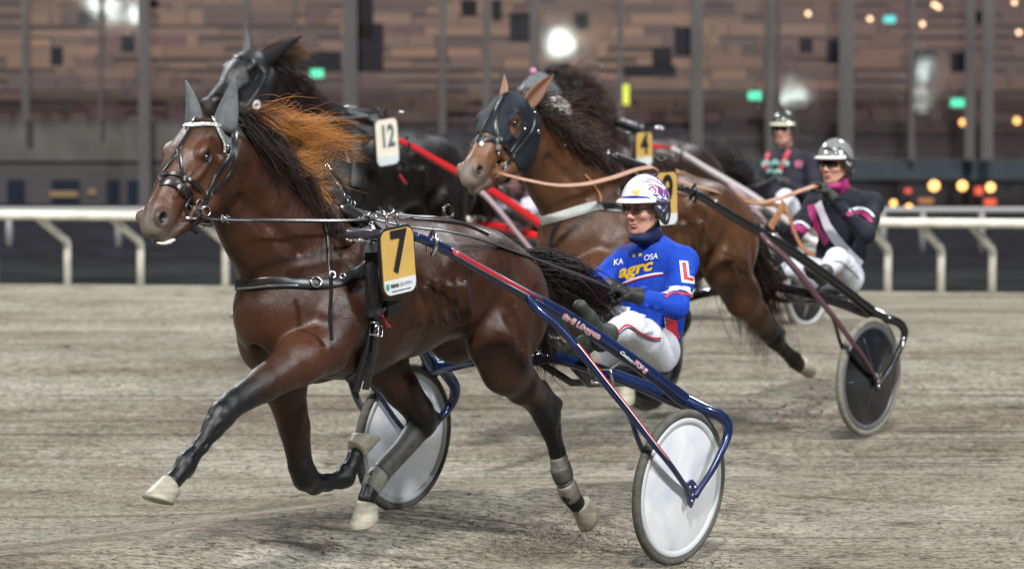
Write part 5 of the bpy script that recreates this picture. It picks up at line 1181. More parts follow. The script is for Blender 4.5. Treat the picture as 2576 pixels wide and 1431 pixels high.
d7, jk7, tr7, hm7 = driver(F7, 'driver in a bright blue jacket and white helmet, holding the reins in the navy sulky', P7, jac, helmet_material(), look=LK7, hero=True, glasses='clear', scarf_m=cloth('navy_scarf', (.010, .015, .06)), res=.010)
cj = caster(F7, *data_vf(jk7)); ct = caster(F7, *data_vf(tr7))
def px_decal(name, tv, m, parent, cast, at, du, dv, off=.002, maxe=.03):
    """2-D outline laid on cloth: x runs along du, y along dv (pixels per unit) from the pixel at"""
    def place(x, y):
        p, n_ = cast(at[0] + du[0] * x + dv[0] * y, at[1] + du[1] * x + dv[1] * y); return p + n_ * off if p is not None else None
    return decal(name, tv, m, parent, place, maxe)
yel = mat('yellow_print', (.72, .47, .03), .6); wp = mat('white_print', (.72, .74, .80), .6); rp = mat('red_print', (.52, .02, .04), .6)
px_decal('lettering', text_verts('agrc', 1.0, .035, .15), yel, jk7, cj, (1598, 676), (50, -12), (2, -42), .003, .12)
px_decal('lettering', text_verts('KA', 1.0, .01), wp, jk7, cj, (1556, 660), (19, -3), (2, -20), .004, .12); px_decal('lettering', text_verts('OSA', 1.0, .01), wp, jk7, cj, (1638, 647), (18, -3), (2, -20), .004, .12)
star = ([(math.sin(i * math.pi / 5) * (1 if i % 2 == 0 else .42), math.cos(i * math.pi / 5) * (1 if i % 2 == 0 else .42)) for i in range(10)] + [(0, 0)], [(i, (i + 1) % 10, 10) for i in range(10)])
for q in ((1596, 643), (1612, 641)): px_decal('star', star, yel, jk7, cj, q, (6, 0), (0, -6), .004, None)
px_decal('letter', text_verts('L', 1.0, .10), wp, jk7, cj, (1731, 688), (70, 8), (-6, -62), .003, .12); px_decal('letter', text_verts('L', 1.0, .02), rp, jk7, cj, (1731, 687), (68, 8), (-6, -60), .006, .12)
def band(name, cast, px, w, m, parent, off=.002): return strap(name, cast, px, w, m, parent, .0015, off, False, 8)
band('stripe', cj, [(1672, 738), (1690, 727), (1715, 726), (1740, 733), (1757, 745)], .034, wp, jk7); band('stripe', cj, [(1673, 749), (1691, 739), (1715, 738), (1740, 746), (1756, 757)], .013, rp, jk7, .004)
band('stripe', cj, [(1568, 712), (1600, 700), (1640, 690), (1668, 687)], .008, wp, jk7); band('stripe', cj, [(1568, 716), (1600, 704), (1640, 694), (1668, 690)], .006, rp, jk7, .003)
band('collar_trim', cj, [(1583, 603), (1600, 612), (1625, 607), (1643, 597)], .009, wp, jk7)
band('side_panel', cj, [(1688, 800), (1690, 830), (1700, 860)], .06, rp, jk7); band('side_panel_edge', cj, [(1672, 800), (1676, 830), (1686, 862)], .008, wp, jk7, .004)
band('stripe', ct, [(1528, 850), (1550, 838), (1572, 818), (1590, 822), (1612, 838), (1640, 850), (1662, 850)], .009, rp, tr7); band('stripe', ct, [(1530, 855), (1552, 843), (1574, 825), (1590, 828), (1612, 844), (1640, 856), (1660, 856)], .006, M['ink_blue'] if 'ink_blue' in M else navy, tr7, .003)
# painting on the helmet
bpy.context.view_layer.update()
def helmet_paint(hm, lst):
    sh = [o for o in hm.children if o.name.startswith('helmet_shell')][0]; V, F = data_vf(sh); mt = F7m(hm); cs = caster(F7, [mt @ v for v in V], F); im = mt.inverted()
    for kind, px, w, m in lst:
        if kind == 'band':
            P, N = surf_path(cs, px, 7, .001)
            if len(P) > 1: mb = MB(); mb.ribbon([im @ p for p in P], [im.to_3x3() @ n_ for n_ in N], w, .0012); mb.build('painted_stripe', m, hm)
        else:
            def place(x, y, px=px, w=w):
                p, n_ = cs(px[0] + w * x, px[1] - w * y - .08 * w * x); return im @ (p + n_ * .0015) if p is not None else None
            decal('lettering', text_verts(kind, 1.0, .04), m, hm, place, .2)
def F7m(o):
    m = Matrix.Translation(o.location) @ o.rotation_quaternion.to_matrix().to_4x4(); return m
bl = mat('helmet_blue', (.02, .03, .30), .3, coat=.5); vio = mat('helmet_violet', (.16, .05, .26), .3, coat=.5)
helmet_paint(hm7, [('band', [(1560, 500), (1580, 497), (1605, 496), (1630, 499), (1655, 507), (1680, 520)], .013, bl), ('band', [(1606, 498), (1630, 501), (1650, 507)], .005, redt), ('agrc', (1605, 481), 17, yel),
    ('band', [(1625, 452), (1645, 455), (1665, 466)], .005, bl), ('band', [(1612, 456), (1640, 461), (1668, 478)], .004, bl), ('band', [(1630, 464), (1655, 472), (1675, 490)], .005, redt), ('band', [(1632, 478), (1640, 471), (1650, 480), (1644, 490), (1656, 492)], .008, bl), ('band', [(1638, 484), (1648, 474)], .006, redt),
    ('band', [(1655, 485), (1665, 480), (1672, 492), (1664, 500), (1678, 506)], .007, vio), ('band', [(1650, 496), (1662, 503), (1672, 502)], .004, bl), ('band', [(1672, 478), (1682, 495), (1686, 515)], .005, redt), ('band', [(1666, 510), (1676, 515), (1685, 528)], .007, vio)])
# ------------------------------------------------------------------ the three other teams
def moved(fr, fwd): return Frame((fr.A[0] + fr.h.x * fwd, fr.A[1] + fr.h.y * fwd), (fr.h.x, fr.h.y), fr.z)
def MT(fwd=0, up=0, pitch=0, yaw=0, s=1.0):
    """move the head from its base pose: pivot at the poll"""
    pv = Vector((2.28, 0, 1.93)); return Matrix.Translation(pv + Vector((fwd, 0, up))) @ Matrix.Rotation(R(yaw), 4, 'Z') @ Matrix.Rotation(R(pitch), 4, 'Y') @ Matrix.Scale(s, 4) @ Matrix.Translation(-pv)
def neck_to(T, bulge=0):
    e = T @ Vector((2.24, 0, 1.88)); n = [list(p) for p in NECK0]; dx = e.x - 2.24; dz = e.z - 1.88
    for i, f in enumerate((0, .2, .5, .8, 1)): n[i][0] += dx * f; n[i][2] += dz * f + bulge * math.sin(f * math.pi)
    return [tuple(p) for p in n]
F9s = Frame((1.51, 21.38), z=.06); F9 = moved(F9s, .12)
T9 = MT(.09, .01, -4, 0, 1.12); n9 = neck_to(T9)
J9 = dict(H0); q9 = lambda u, v, y, r: (*F9.hp(u, v, y), r)
J9['LH'] = [(.46, .17, 1.22, .20), (.52, .19, 1.05, .17), q9(1868, 745, .19, .125), q9(1903, 792, .18, .088), q9(1930, 830, .16, .066), q9(1946, 848, .15, .062), q9(1955, 862, .15, .05), q9(1972, 880, .145, .042), q9(1985, 893, .14, .042), q9(1998, 905, .14, .050), q9(2006, 913, .14, .042), q9(2013, 918, .14, .045)]
a9 = F9.hp(1962, 838, .15); b9 = F9.hp(1946, 852, .15); J9['hocks'] = [(*a9, *b9), H0['hocks'][1]]; hc9 = F9.hp(2013, 919, .14); J9['hoof'] = [H0['hoof'][0], H0['hoof'][1], (tuple(hc9), (-1, 0, .1), (-.15, 0, -1)), H0['hoof'][3]]
h9, b9m = make_horse(F9, 'warm brown horse with a black eye hood and a silver breast collar', 'horses trotting in the race', M['bay2'], .009, J9, n9, T9, muzzle=.75)
V9, F9f = data_vf(b9m); c9 = caster(F9, V9, F9f); V9a = np.array([tuple(v) for v in V9])
def hood_patch(root, V, F, T, m, eye=.047, lo=-.06, hi=.25):
    Va_ = np.array([tuple(v) for v in V]); Ti = np.array(T.inverted()); L = Va_ @ Ti[:3, :3].T + Ti[:3, 3]; d_ = (L - np.array((2.30, 0, 1.95))) @ np.array((.673, 0, -.74)); mk = (d_ > lo) & (d_ < hi) & (L[:, 0] > 2.20) & (L[:, 2] > 1.66)
    for s_ in (1, -1): mk &= np.linalg.norm((L - np.array((2.405, s_ * .09, 1.880))) / np.array((.85, 1, 1.1)), axis=1) > eye
    patch('eye_hood', V, F, mk, .006, m, root)
hood_patch(h9, V9, F9f, T9, M['hood'], .052)
ear('ear', T9 @ Vector((2.255, .068, 2.00)), T9 @ Vector((2.13, .12, 2.15)), M['bay2'] if False else mat('bay_ear', (.13, .05, .022), .6), h9, .046, True, .6, (.5, .8, 0)); ear('ear', T9 @ Vector((2.30, -.068, 2.00)), T9 @ Vector((2.25, -.10, 2.14)), mat('bay_ear_tip', (.30, .18, .12), .6), h9, .036, True, .6, (1, -.3, 0))
def S9(name, px, w, m=BL, mirror=False, t=.005, off=.004): return strap(name, c9, px, w, m, h9, t, off, mirror, 7)
Z4 = lambda X, Y: ((X / 1.789 + 1650) / 1.4907, (Y / 1.789 + 200) / 1.4907)
S9('crown_piece', [Z4(420, 300), Z4(480, 262), Z4(540, 262), Z4(590, 290), Z4(625, 400)], .02, off=.009)
S9('face_strap', [Z4(430, 300), Z4(385, 390), Z4(372, 480), Z4(380, 560), Z4(385, 650)], .022, off=.009); S9('face_strap', [Z4(425, 300), Z4(360, 380), Z4(305, 470), Z4(275, 560)], .018, off=.009)
S9('noseband', [Z4(270, 590), Z4(320, 575), Z4(400, 585), Z4(470, 640), Z4(500, 680)], .034); S9('noseband_ring', [Z4(262, 560), Z4(270, 590), Z4(290, 600)], .05, M['chrome'], off=.006)
S9('cheek_strap', [Z4(630, 400), Z4(625, 500), Z4(560, 600), Z4(490, 680), Z4(420, 780)], .024, off=.009, mirror=True); S9('cheek_strap', [Z4(600, 470), Z4(540, 560), Z4(470, 660)], .014, off=.01)
for q in ((385, 665), (560, 512), (490, 685), (375, 760), (630, 410), (655, 525), (830, 615)):
    p, n_ = c9(*Z4(*q))
    if p is not None: mb = MB(); mb.ball(p + n_ * .01, .012, 8, (1, .6, 1)); mb.build('bridle_stud', M['chrome'], h9)
S9('breast_collar', [(1338, 552), (1352, 556), (1400, 545), (1450, 530), (1500, 518)], .055, M['glitter'], t=.008); S9('breast_collar', [(1498, 519), (1530, 522), (1580, 528), (1640, 540)], .05, off=.005)
S9('martingale_strap', [(1410, 550), (1390, 590), (1385, 640), (1400, 670)], .02); S9('neck_strap', [(1470, 440), (1495, 470), (1510, 500), (1505, 530)], .018, M['tan_leather'])
S9('girth', [(1580, 430), (1600, 470), (1612, 520), (1618, 560), (1620, 600)], .07, t=.01)
mb = MB(); P = [F9.hp(1530 + i * 12, 392 + i * 4.5, .05 + .01 * i) for i in range(8)]; mb.tube(P, .036, 8, flat=1.5); mb.build('saddle', BL, h9)
free('rein', [(1252, 432, .08), (1262, 438, .12), (1330, 455, .2), (1400, 467, .25), (1470, 464, .27), (1540, 448, .25), (1600, 428, .2), (1640, 421, .18)], .030, M['tan_leather'], h9, F9); 
def mane_col9(t, sd): k = max(0, t - .55) * 1.6 * sd[1]; return np.array((.013, .009, .008)) * (1 - k) + np.array((.12, .055, .03)) * k
r9 = poly_t([tuple(T9 @ Vector((2.24, 0, 2.02))), (2.04, 0, 1.90), (1.83, 0, 1.76), (1.64, 0, 1.66)])
mk_mane(h9, r9, lambda t, r: (-.14 - .12 * r.rand(), .11 + .05 * r.rand(), -.15 - .08 * r.rand()), 70, 24, 31, mane_col9, M['hair_dark'], spread=.035, wave=.03, w=.003, lift=.02)
mk_mane(h9, r9, lambda t, r: (-.25 - .15 * r.rand(), .02 + .08 * r.rand(), .02 - .1 * r.rand()), 14, 12, 32, lambda t, sd: np.array((.014, .010, .009)) * (1 - t) + np.array((.20, .11, .075)) * t * sd[1], M['hair'], spread=.05, wave=.04, w=.0025, lift=.03)
tl9 = poly_t([(.20, 0, 1.40), (.13, 0, 1.32)])
mk_mane(h9, tl9, lambda t, r: ((-.28 - .16 * r.rand(), .0 + .06 * r.randn(), -.52 - .42 * r.rand())), 70, 20, 33, dark_col, M['hair_dark'], spread=.06, wave=.03, w=.003, name='tail', lift=.05)
number_plate(F9, F9.hp(1673, 500, .44), (.02, 0, .999), '9', 'gold number plate with a black 9, half hidden behind the white helmet', numsize=.25, w=.22, h=.32)
blackp = mat('black_paint', (.010, .010, .012), .16, coat=.8); mauve = mat('mauve_paint', (.075, .035, .045), .3, coat=.4)
su9, nr9, fl9 = sulky(F9s, blackp, blackp, 'black racing sulky with dark wheel discs, right behind the brown horse', M['disc_black'], M['rimb'], M['tyre_dusty'], mat('spoke_dark', (.022, .027, .033), .3), .06, None, under=mauve, detail=False)
for s_ in (1,):
    sh = smooth_path([fl9(p, s_) for p in nr9['shaft']], 5)
    for i0, i1 in ((7, 12), (16, 20), (24, 27), (29, 31)):
        pts = [Vector(p) + Vector((0, .012, .026)) for p in sh[i0:i1]]; mb = MB(); mb.ribbon(pts, [Vector((0, .5, .9))] * len(pts), .016, .002); mb.build('chrome_band', M['chrome'], su9)
magenta = mat('magenta_cloth', (.30, .015, .12), .65); wcl = mat('white_stripe_cloth', (.62, .62, .68), .65)
Q9 = lambda u, v, y: tuple(F9s.hp(u, v, y))
P9 = dict(pelvis=(-.86, .05, .90), chest=(-.92, .07, 1.22), neck=(-.87, .07, 1.45), head=(-.79, .07, 1.60),
    shL=(-.93, .26, 1.36), elL=Q9(2178, 590, .38), haL=Q9(2064, 466, .13), shR=(-.88, -.13, 1.34), elR=Q9(1992, 595, -.20), haR=Q9(1948, 560, -.10),
    hipL=(-.78, .16, .90), knL=Q9(2105, 652, .27), anL=Q9(2070, 690, .36), toL=Q9(2050, 672, .40), hipR=(-.78, -.06, .89), knR=Q9(2010, 668, -.1), anR=Q9(1960, 690, -.2), toR=Q9(1940, 670, -.22))
hel9 = mat('grey_silver_helmet', (.33, .34, .35), .18, .4, coat=.7)
d9, jk9, tr9, hm9 = driver(F9s, 'driver in a black, white and magenta jacket, one gloved hand at the mouth', P9, cloth('black_jacket', (.010, .012, .020)), hel9, look=Matrix.Rotation(R(-2), 3, 'Z'), res=.011, glasses='dark', scarf_m=magenta, peak_m=mat('silver_peak', (.62, .62, .58), .25, coat=.5))
j9 = caster(F9s, *data_vf(jk9)); ct9 = caster(F9s, *data_vf(tr9))
band('sash', j9, [(2058, 510), (2070, 540), (2085, 575), (2110, 610), (2140, 645), (2165, 668)], .062, wcl, jk9, .003); band('magenta_panel', j9, [(2040, 515), (2046, 545), (2060, 580), (2082, 612)], .05, magenta, jk9, .003)
band('stripe', j9, [(1992, 565), (2010, 558), (2030, 568), (2042, 582)], .018, wcl, jk9, .004); band('stripe', j9, [(1988, 580), (2008, 572), (2028, 582), (2038, 598)], .05, magenta, jk9, .003)
band('stripe', j9, [(2135, 530), (2160, 524), (2182, 530), (2198, 545)], .018, wcl, jk9, .004); band('stripe', j9, [(2130, 540), (2155, 534), (2178, 542), (2192, 560)], .03, magenta, jk9, .003)
band('seam_stripe', ct9, [(2085, 660), (2110, 658), (2135, 675), (2160, 700)], .008, mauve, tr9)
def P_band(hm, fr, lst):
    bpy.context.view_layer.update(); sh = [o for o in hm.children if o.name.startswith('helmet_shell')][0]; V, F = data_vf(sh); mt = F7m(hm); cs = caster(fr, [mt @ v for v in V], F); im = mt.inverted()
    for px, w, m in lst:
        P, N = surf_path(cs, px, 6, .001)
        if len(P) > 1: mb = MB(); mb.ribbon([im @ p for p in P], [im.to_3x3() @ n_ for n_ in N], w, .0012); mb.build('painted_stripe', m, hm)
P_band(hm9, F9s, [([(2070, 372), (2090, 376), (2110, 390)], .022, M['ink']), ([(2062, 392), (2085, 392), (2110, 402), (2130, 418)], .012, mat('maroon_paint', (.08, .015, .02), .3)), ([(2108, 372), (2125, 385), (2138, 405)], .016, M['ink']), ([(2100, 384), (2120, 396), (2138, 418)], .008, wht)])
# reins of team 9: through the terret, over the rump, up to the driver's raised hand
Pr = [F9.hp(1640, 421, .18), F9.hp(1700, 455, .2), F9.hp(1790, 480, .24)] ; mb = MB(); Pr = smooth_path([F9s.to_local(F9.to_world(p)) for p in Pr] + [F9s.hp(1850, 500, .2), F9s.hp(1905, 512, .14), F9s.hp(1960, 500, .10), F9s.hp(2010, 482, .12), Vector(P9['haL']) + Vector((.03, 0, 0))], 6)
rn = empty('rein_pair', F9s.loc, F9s.rz, 'tan leather reins from the brown horse to the raised gloved hand', 'reins'); mb.ribbon(Pr, [(0, .6, .8)] * len(Pr), .030, .004); mb.build('rein', M['tan_leather'], rn)
mb = MB(); Pr = smooth_path([F9s.hp(1700, 432, .0), F9s.hp(1800, 470, -.02), F9s.hp(1880, 505, .0), F9s.hp(1950, 516, .05), F9s.hp(1975, 525, .08), F9s.hp(1990, 560, .12), F9s.hp(2005, 600, .16), F9s.hp(2025, 630, .2), F9s.hp(2050, 642, .22)], 6); mb.ribbon(Pr, [(.1, .9, .3)] * len(Pr), .032, .004); mb.build('rein', M['tan_leather'], rn)
mb = MB(); Pr = smooth_path([F9s.hp(1972, 508, .12), F9s.hp(1960, 535, .13), F9s.hp(1945, 560, .14), F9s.hp(1938, 575, .15)], 6); mb.ribbon(Pr, [(.1, .9, .3)] * len(Pr), .045, .004); mb.build('rein_end', M['tan_leather'], rn)

# team 12
F12s = Frame((-.27, 25.5), z=.27); F12 = moved(F12s, .05); T12 = MT(.12, .07, -12, 0, 1.10); n12 = neck_to(T12, .02)
J12 = dict(H0); q12 = lambda u, v, y, r: (*F12.hp(u, v, y), r)
J12['LF'] = list(H0['LF'][:4]) + [(2.32, .17, .80, .055), (2.37, .17, .755, .058), (2.41, .17, .71, .047), (2.50, .165, .61, .034), (2.57, .16, .535, .038), (2.595, .16, .505, .044), (2.64, .16, .455, .035), (2.67, .16, .42, .042)]
J12['hoof'] = [((2.685, .16, .41), (.50, 0, -.86), (1, 0, .02))] + H0['hoof'][1:]
h12, b12 = make_horse(F12, 'black horse with number 12 and a white ring on its cheek', 'horses trotting in the race', M['blackcoat'], .012, J12, n12, T12, black=.2, muzzle=.04)
V12, F12f = data_vf(b12); c12 = caster(F12, V12, F12f); hood_patch(h12, V12, F12f, T12, mat('black_hood_cloth', (.010, .011, .014), .5), .040, -.06, .30)
eb = mat('black_ear', (.009, .008, .009), .7, spec=.2)
ear('ear', T12 @ Vector((2.255, .068, 2.00)), T12 @ Vector((2.07, .17, 2.19)), eb, h12, .050, False, .6, (.3, .9, 0)); ear('ear', T12 @ Vector((2.30, -.068, 2.00)), T12 @ Vector((2.30, -.10, 2.19)), mat('grey_ear', (.12, .12, .13), .5), h12, .036, True, .6, (1, -.3, 0))
def S12(name, px, w, m=BL, t=.006, off=.005): return strap(name, c12, px, w, m, h12, t, off, False, 7)
S12('browband', [(596, 145), (620, 150), (650, 168), (668, 190)], .03, off=.01); S12('crown_stud', [(648, 160), (658, 172), (664, 184)], .028, M['chrome'], off=.013); S12('face_strap', [(598, 160), (580, 185), (560, 215), (548, 240)], .024, off=.01); S12('cheek_strap', [(668, 190), (650, 225), (625, 262), (600, 300)], .026, off=.01)
mb = MB(); p, n_ = c12(642, 266); p = p or F12.hp(642, 266, .15)
mb.lathe([(.016, 0), (.034, .004), (.036, .008), (.032, .012), (.018, .012), (.016, 0)], p + (n_ or Vector((0, 1, 0))) * .006, n_ or (0, 1, 0), 20); mb.build('neck_ring', mat('white_ring', (.70, .68, .64), .4), h12)
free('overcheck', [(700, 205, .05), (740, 225, .03), (790, 243, .02), (850, 265, .0), (885, 275, 0), (930, 283, 0)], .034, BL, h12, F12, nrm=(.3, .8, .5))
free('rein', [(560, 300, .1), (680, 305, .22), (780, 300, .26), (880, 296, .2), (960, 290, .15)], .02, BL, h12, F12)
mb = MB(); P = [F12.hp(872 + i * 12, 283 + i * 4, .04 + .02 * i) for i in range(8)]; mb.tube(P, .036, 8, flat=1.5); mb.build('saddle', BL, h12)
for u, v, y in ((802, 252, .02), (868, 272, .0), (884, 276, 0), (960, 283, 0), (1005, 286, 0), (895, 295, .05)):
    mb = MB(); mb.ball(F12.hp(u, v, y) + Vector((0, .02, .01)), .019, 10, (1.6, 1, .7)); mb.build('harness_buckle', M['chrome'], h12)
S12('girth', [(885, 320), (892, 370), (895, 420), (893, 470)], .09, M['ink'], t=.012); S12('shoulder_strap', [(845, 300), (860, 340), (872, 380), (880, 410)], .03)
mb = MB(); mb.tube(smooth_path([F12.hp(1005, 440, .33), F12.hp(1015, 455, .33), F12.hp(1022, 462, .32)], 3), .008, 6); mb.build('red_cord', mat('red_cord_far', (.45, .03, .05), .7), h12)
r12 = poly_t([tuple(T12 @ Vector((2.22, 0, 2.03))), (2.08, 0, 2.0), (1.85, 0, 1.83), (1.66, 0, 1.70)])
mc12 = lambda t, sd: np.array((.020, .013, .012)) * (1 - t) + (np.array((.50, .24, .10)) if sd[0] > .45 else np.array((.16, .13, .12))) * t * (.4 + .6 * sd[1])
mk_mane(h12, poly_t([tuple(T12 @ Vector((2.24, 0, 2.03))), tuple(T12 @ Vector((2.10, 0, 1.98)))]), lambda t, r: (-.26 - .10 * r.rand(), .03 + .05 * r.rand(), .04 + .06 * r.rand()), 40, 18, 41, mc12, M['hair'], spread=.03, wave=.03, w=.0028, lift=.03)
mk_mane(h12, r12, lambda t, r: (-.12 - .1 * r.rand(), .12, -.16 - .1 * r.rand()), 60, 16, 42, dark_col, M['hair_dark'], spread=.03, wave=.02, w=.0035, lift=.02)
mk_mane(h12, poly_t([(2.30, .0, 2.07), (2.36, 0, 2.08)]), lambda t, r: tuple((T12 @ Vector((2.3, 0, 2.05)) - Vector((2.3, 0, 2.05))) * 0 + Vector((.04 * r.randn(), .03 * r.randn(), .03))), 1, 4, 43, dark_col, M['hair_dark'], spread=.03, name='forelock')
mk_mane(h12, tl9, lambda t, r: ((-.35 - .15 * r.rand(), .05 * r.randn(), -.35 - .35 * r.rand())), 50, 16, 44, dark_col, M['hair_dark'], spread=.06, wave=.03, w=.0035, name='tail', lift=.06)
number_plate(F12, F12.hp(970, 358, .46), (.10, 0, .995), '12', 'cream number plate with a grey 12 on the black horse', face=mat('plate_pale_cream', (.78, .73, .60), .5), ink=M['steelblue'], numsize=.21, w=.255, h=.335)
redg = mat('red_gloss', (.62, .014, .02), .2, coat=.8); pinkish = mat('pink_steel', (.35, .25, .28), .35, coat=.3)
su12, _, _ = sulky(F12s, redg, M['black_leather'], 'red racing sulky behind the black horse, mostly hidden by the brown horse', M['disc_black'], M['rimw'], M['tyre_dusty'], mat('spoke_grey', (.3, .3, .32), .3), .05, None, under=pinkish, detail=False)
lilac = add_noise(mat('lilac_trousers', (.48, .44, .58), .7), 12, .1, .3, 26, .006)
P12 = {k: tuple(v) for k, v in P0.items()}
P12['pelvis'] = (-.74, .02, .90); P12['head'] = (-.86, .10, 1.63); P12['knL'] = (-.30, .28, 1.0); P12['knR'] = (-.30, -.1, 1.02)
driver(F12s, 'driver with pale grey helmet and lilac trousers behind the brown horse', P12, cloth('grey_violet_jacket', (.12, .06, .06)), mat('pale_grey_helmet', (.52, .50, .46), .35, coat=.6), trous_m=lilac, res=.015)

# team 4
F4s = Frame((1.80, 29.2), z=.14); F4 = moved(F4s, .12); T4 = MT(.20, .06, 2, 0, 1.12); n4 = neck_to(T4, .06)
h4, b4 = make_horse(F4, 'very dark brown horse with a bushy blown-up mane, behind the brown horse', 'horses trotting in the race', M['brownblack'], .014, H0, n4, T4, black=.3, muzzle=.3)
V4, F4f = data_vf(b4); c4 = caster(F4, V4, F4f)
def S4(name, px, w, m=BL, t=.006, off=.006): return strap(name, c4, px, w, m, h4, t, off, False, 7)
hood_patch(h4, V4, F4f, T4, M['bonnet'], .05, -.06, .12)
ear('ear', T4 @ Vector((2.255, .068, 2.00)), T4 @ Vector((2.10, .11, 2.10)), eb, h4, .05, True, .6, (.3, .9, 0)); ear('ear', T4 @ Vector((2.30, -.068, 2.00)), T4 @ Vector((2.20, -.10, 2.10)), eb, h4, .045, True, .6, (1, -.3, 0))
S4('face_strap', [(1300, 185), (1280, 215), (1262, 245), (1250, 275)], .03, M['chrome']); S4('noseband', [(1228, 262), (1245, 258), (1262, 268)], .035); S4('cheek_strap', [(1325, 200), (1310, 235), (1285, 270)], .026)
mb = MB(); mb.ball(T4 @ Vector((2.36, -.02, 2.055)), .028, 10); mb.build('pink_tassel', mat('pink_tassel', (.55, .22, .32), .7), h4)
r4 = poly_t([tuple(T4 @ Vector((2.26, 0, 2.04))), (2.14, 0, 2.06), (1.95, 0, 1.95), (1.75, 0, 1.76)])
mk_mane(h4, r4, lambda t, r: (-.13 - .10 * r.rand(), .03 + .06 * r.rand(), .08 * r.rand() - .06), 60, 20, 51, lambda t, sd: np.array((.014, .010, .009)) * (1 - t) + np.array((.24, .15, .12)) * t ** 1.5 * sd[1], M['hair_dark'], spread=.035, wave=.04, w=.0032, lift=.05)
mk_mane(h4, r4, lambda t, r: (-.10, .14, -.18 - .1 * r.rand()), 50, 16, 52, dark_col, M['hair_dark'], spread=.03, wave=.02, w=.004, lift=.02)
mk_mane(h4, tl9, lambda t, r: ((-.45 - .2 * r.rand(), .05 * r.randn(), -.30 - .22 * r.rand())), 60, 18, 53, lambda t, sd: np.array((.014, .010, .010)) * (1 + .8 * t), M['hair_dark'], spread=.08, wave=.03, w=.0035, name='tail', lift=.12)
free('overcheck', [(1480, 250, .02), (1500, 268, .0), (1530, 290, .0), (1560, 303, .0), (1600, 312, 0)], .034, BL, h4, F4, nrm=(.3, .8, .5))
mb = MB(); P = [F4.hp(1545 + i * 11, 303 + i * 4, .04 + .02 * i) for i in range(8)]; mb.tube(P, .04, 8, flat=1.5); mb.build('saddle', BL, h4)
for u, v in ((1505, 282), (1590, 312), (1610, 320), (1648, 322), (1660, 323), (1575, 335)):
    mb = MB(); mb.ball(F4.hp(u, v, .03) + Vector((0, .02, .0)), .022, 10, (1.6, 1, .7)); mb.build('harness_buckle', M['chrome'], h4)
number_plate(F4, F4.hp(1617, 375, .46), (.02, 0, .999), '4', 'gold number plate with a black 4 on the dark horse at the back', w=.235, h=.28, numsize=.23)
whr = mat('white_shaft_paint', (.62, .58, .60), .25, coat=.6)
su4, _, _ = sulky(F4s, whr, redg, 'racing sulky with pale shafts, farthest back, behind the dark horse with number 4', M['disc_black'], M['rimw'], M['tyre_dusty'], mat('spoke_grey2', (.3, .3, .32), .3), .04, None, under=pinkish, detail=False)
P4 = {k: tuple(v) for k, v in P0.items()}; P4['haR'] = (-.55, -.02, 1.22); P4['haL'] = (-.60, .10, 1.22); P4['elL'] = (-.84, .36, 1.08); P4['head'] = (-.80, .06, 1.63); P4['neck'] = (-.86, .06, 1.46)
d4, jk4, tr4, hm4 = driver(F4s, 'driver in a dark jacket with red braces and pale green chest print', P4, cloth('dark_violet_jacket', (.022, .020, .034)), mat('black_gold_helmet', (.035, .045, .035), .15, coat=.8), look=Matrix.Rotation(R(14), 3, 'Z'), res=.013, glasses='dark', peak_m=mat('cream_peak', (.58, .56, .42), .3, coat=.5))
j4 = caster(F4s, *data_vf(jk4)); rcl = mat('red_braces', (.48, .03, .06), .6); pg = mat('pale_green_print', (.30, .55, .50), .6)
band('brace', j4, [(1935, 378), (1930, 400), (1926, 425)], .04, rcl, jk4, .003); band('brace', j4, [(1985, 378), (1978, 392), (1970, 410), (1965, 430)], .04, rcl, jk4, .003)
for k_, (u_a, u_b, v_a) in enumerate(((1918, 1938, 412), (1942, 1960, 410), (1964, 1984, 412), (1930, 1946, 430), (1950, 1966, 432))): band('chest_print', j4, [(u_a, v_a + 4), ((u_a + u_b) / 2, v_a - 4), (u_b, v_a + 3)], .040 if k_ < 3 else .026, pg, jk4, .003)
band('arm_badge', j4, [(2000, 415), (2010, 412), (2020, 415)], .06, mat('pink_badge', (.38, .12, .2), .6), jk4, .004)
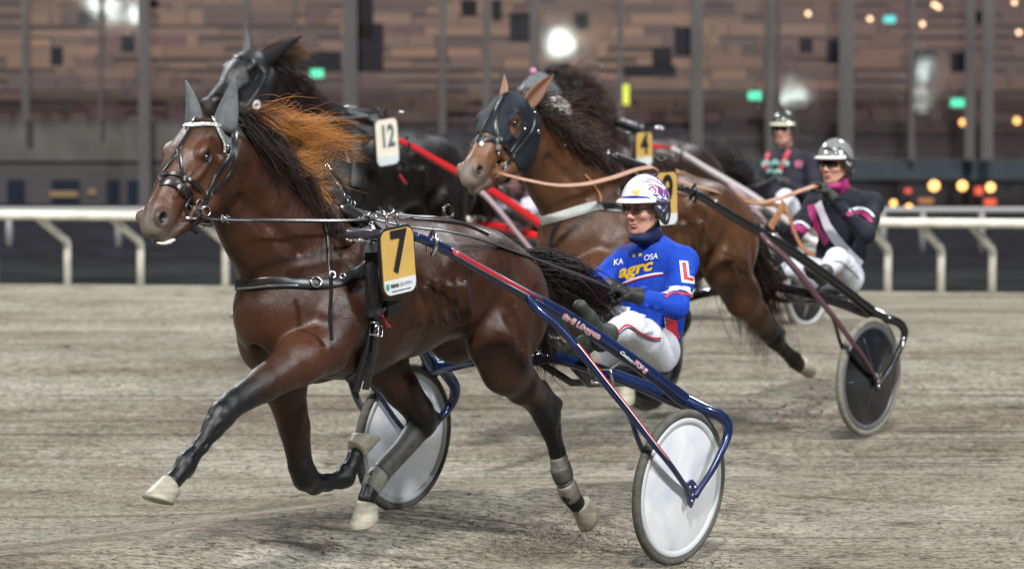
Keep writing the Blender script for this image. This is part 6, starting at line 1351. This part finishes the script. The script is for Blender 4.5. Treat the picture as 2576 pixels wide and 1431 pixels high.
mb = MB(); Pr = smooth_path([F4s.hp(1660, 385, .2), F4s.hp(1760, 440, .2), F4s.hp(1850, 475, .15), Vector(P4['haL'])], 5); rn4 = empty('rein_pair', F4s.loc, F4s.rz, 'dark reins of the horse with number 4', 'reins'); mb.ribbon(Pr, [(0, .6, .8)] * len(Pr), .025, .004); mb.build('rein', BL, rn4)

# ------------------------------------------------------------------ dirt thrown up by the hooves
rg = np.random.RandomState(77); mb = MB()
def clods(c, n, sp, s0):
    for _ in range(n):
        p = np.array(c) + rg.randn(3) * np.array(sp); z0 = gzf(p[0], p[1]); p[2] = max(p[2], z0 + .004); r_ = s0 * (.3 + rg.rand() ** 3 * 1.6); b = len(mb.v)
        vs = [(p[0] + x * r_ * (.7 + .6 * rg.rand()), p[1] + y * r_ * (.7 + .6 * rg.rand()), p[2] + z * r_ * (.5 + .6 * rg.rand())) for x, y, z in ((1, 0, 0), (-1, 0, 0), (0, 1, 0), (0, -1, 0), (0, 0, 1), (0, 0, -1))]
        mb.add(vs, [(0, 2, 4), (2, 1, 4), (1, 3, 4), (3, 0, 4), (2, 0, 5), (1, 2, 5), (3, 1, 5), (0, 3, 5)])
w1 = F7.to_world((-.20, .14, .08)); clods((w1.x, w1.y, .10), 1500, (.14, .12, .07), .0032); clods((w1.x - .12, w1.y - .1, .02), 1600, (.22, .2, .04), .0045)
w2 = F7.to_world((1.15, -.12, .05)); clods((w2.x, w2.y, .03), 120, (.2, .2, .03), .006); w3 = F9s.to_world((-.45, .14, .1)); clods((w3.x, w3.y, .1), 260, (.2, .2, .06), .009)
w4 = F7.to_world((0, .8, .0)); clods((w4.x + .05, w4.y, .012), 200, (.12, .12, .012), .006)
for _ in range(900):
    yy = 12.5 + rg.rand() ** .8 * 12; xx = rg.uniform(-1, 1) * (1.0 + yy * .16); clods((xx, yy, 0), 1, (.001, .001, .001), .005)
dirt_m = add_noise(mat('dirt_clods', (.24, .205, .165), .95), 30, .25, 0); o = mb.build('loose_dirt', dirt_m, None, False); tag(o, 'clods of sand flying behind the hooves and lying on the track', 'dirt', kind='stuff')
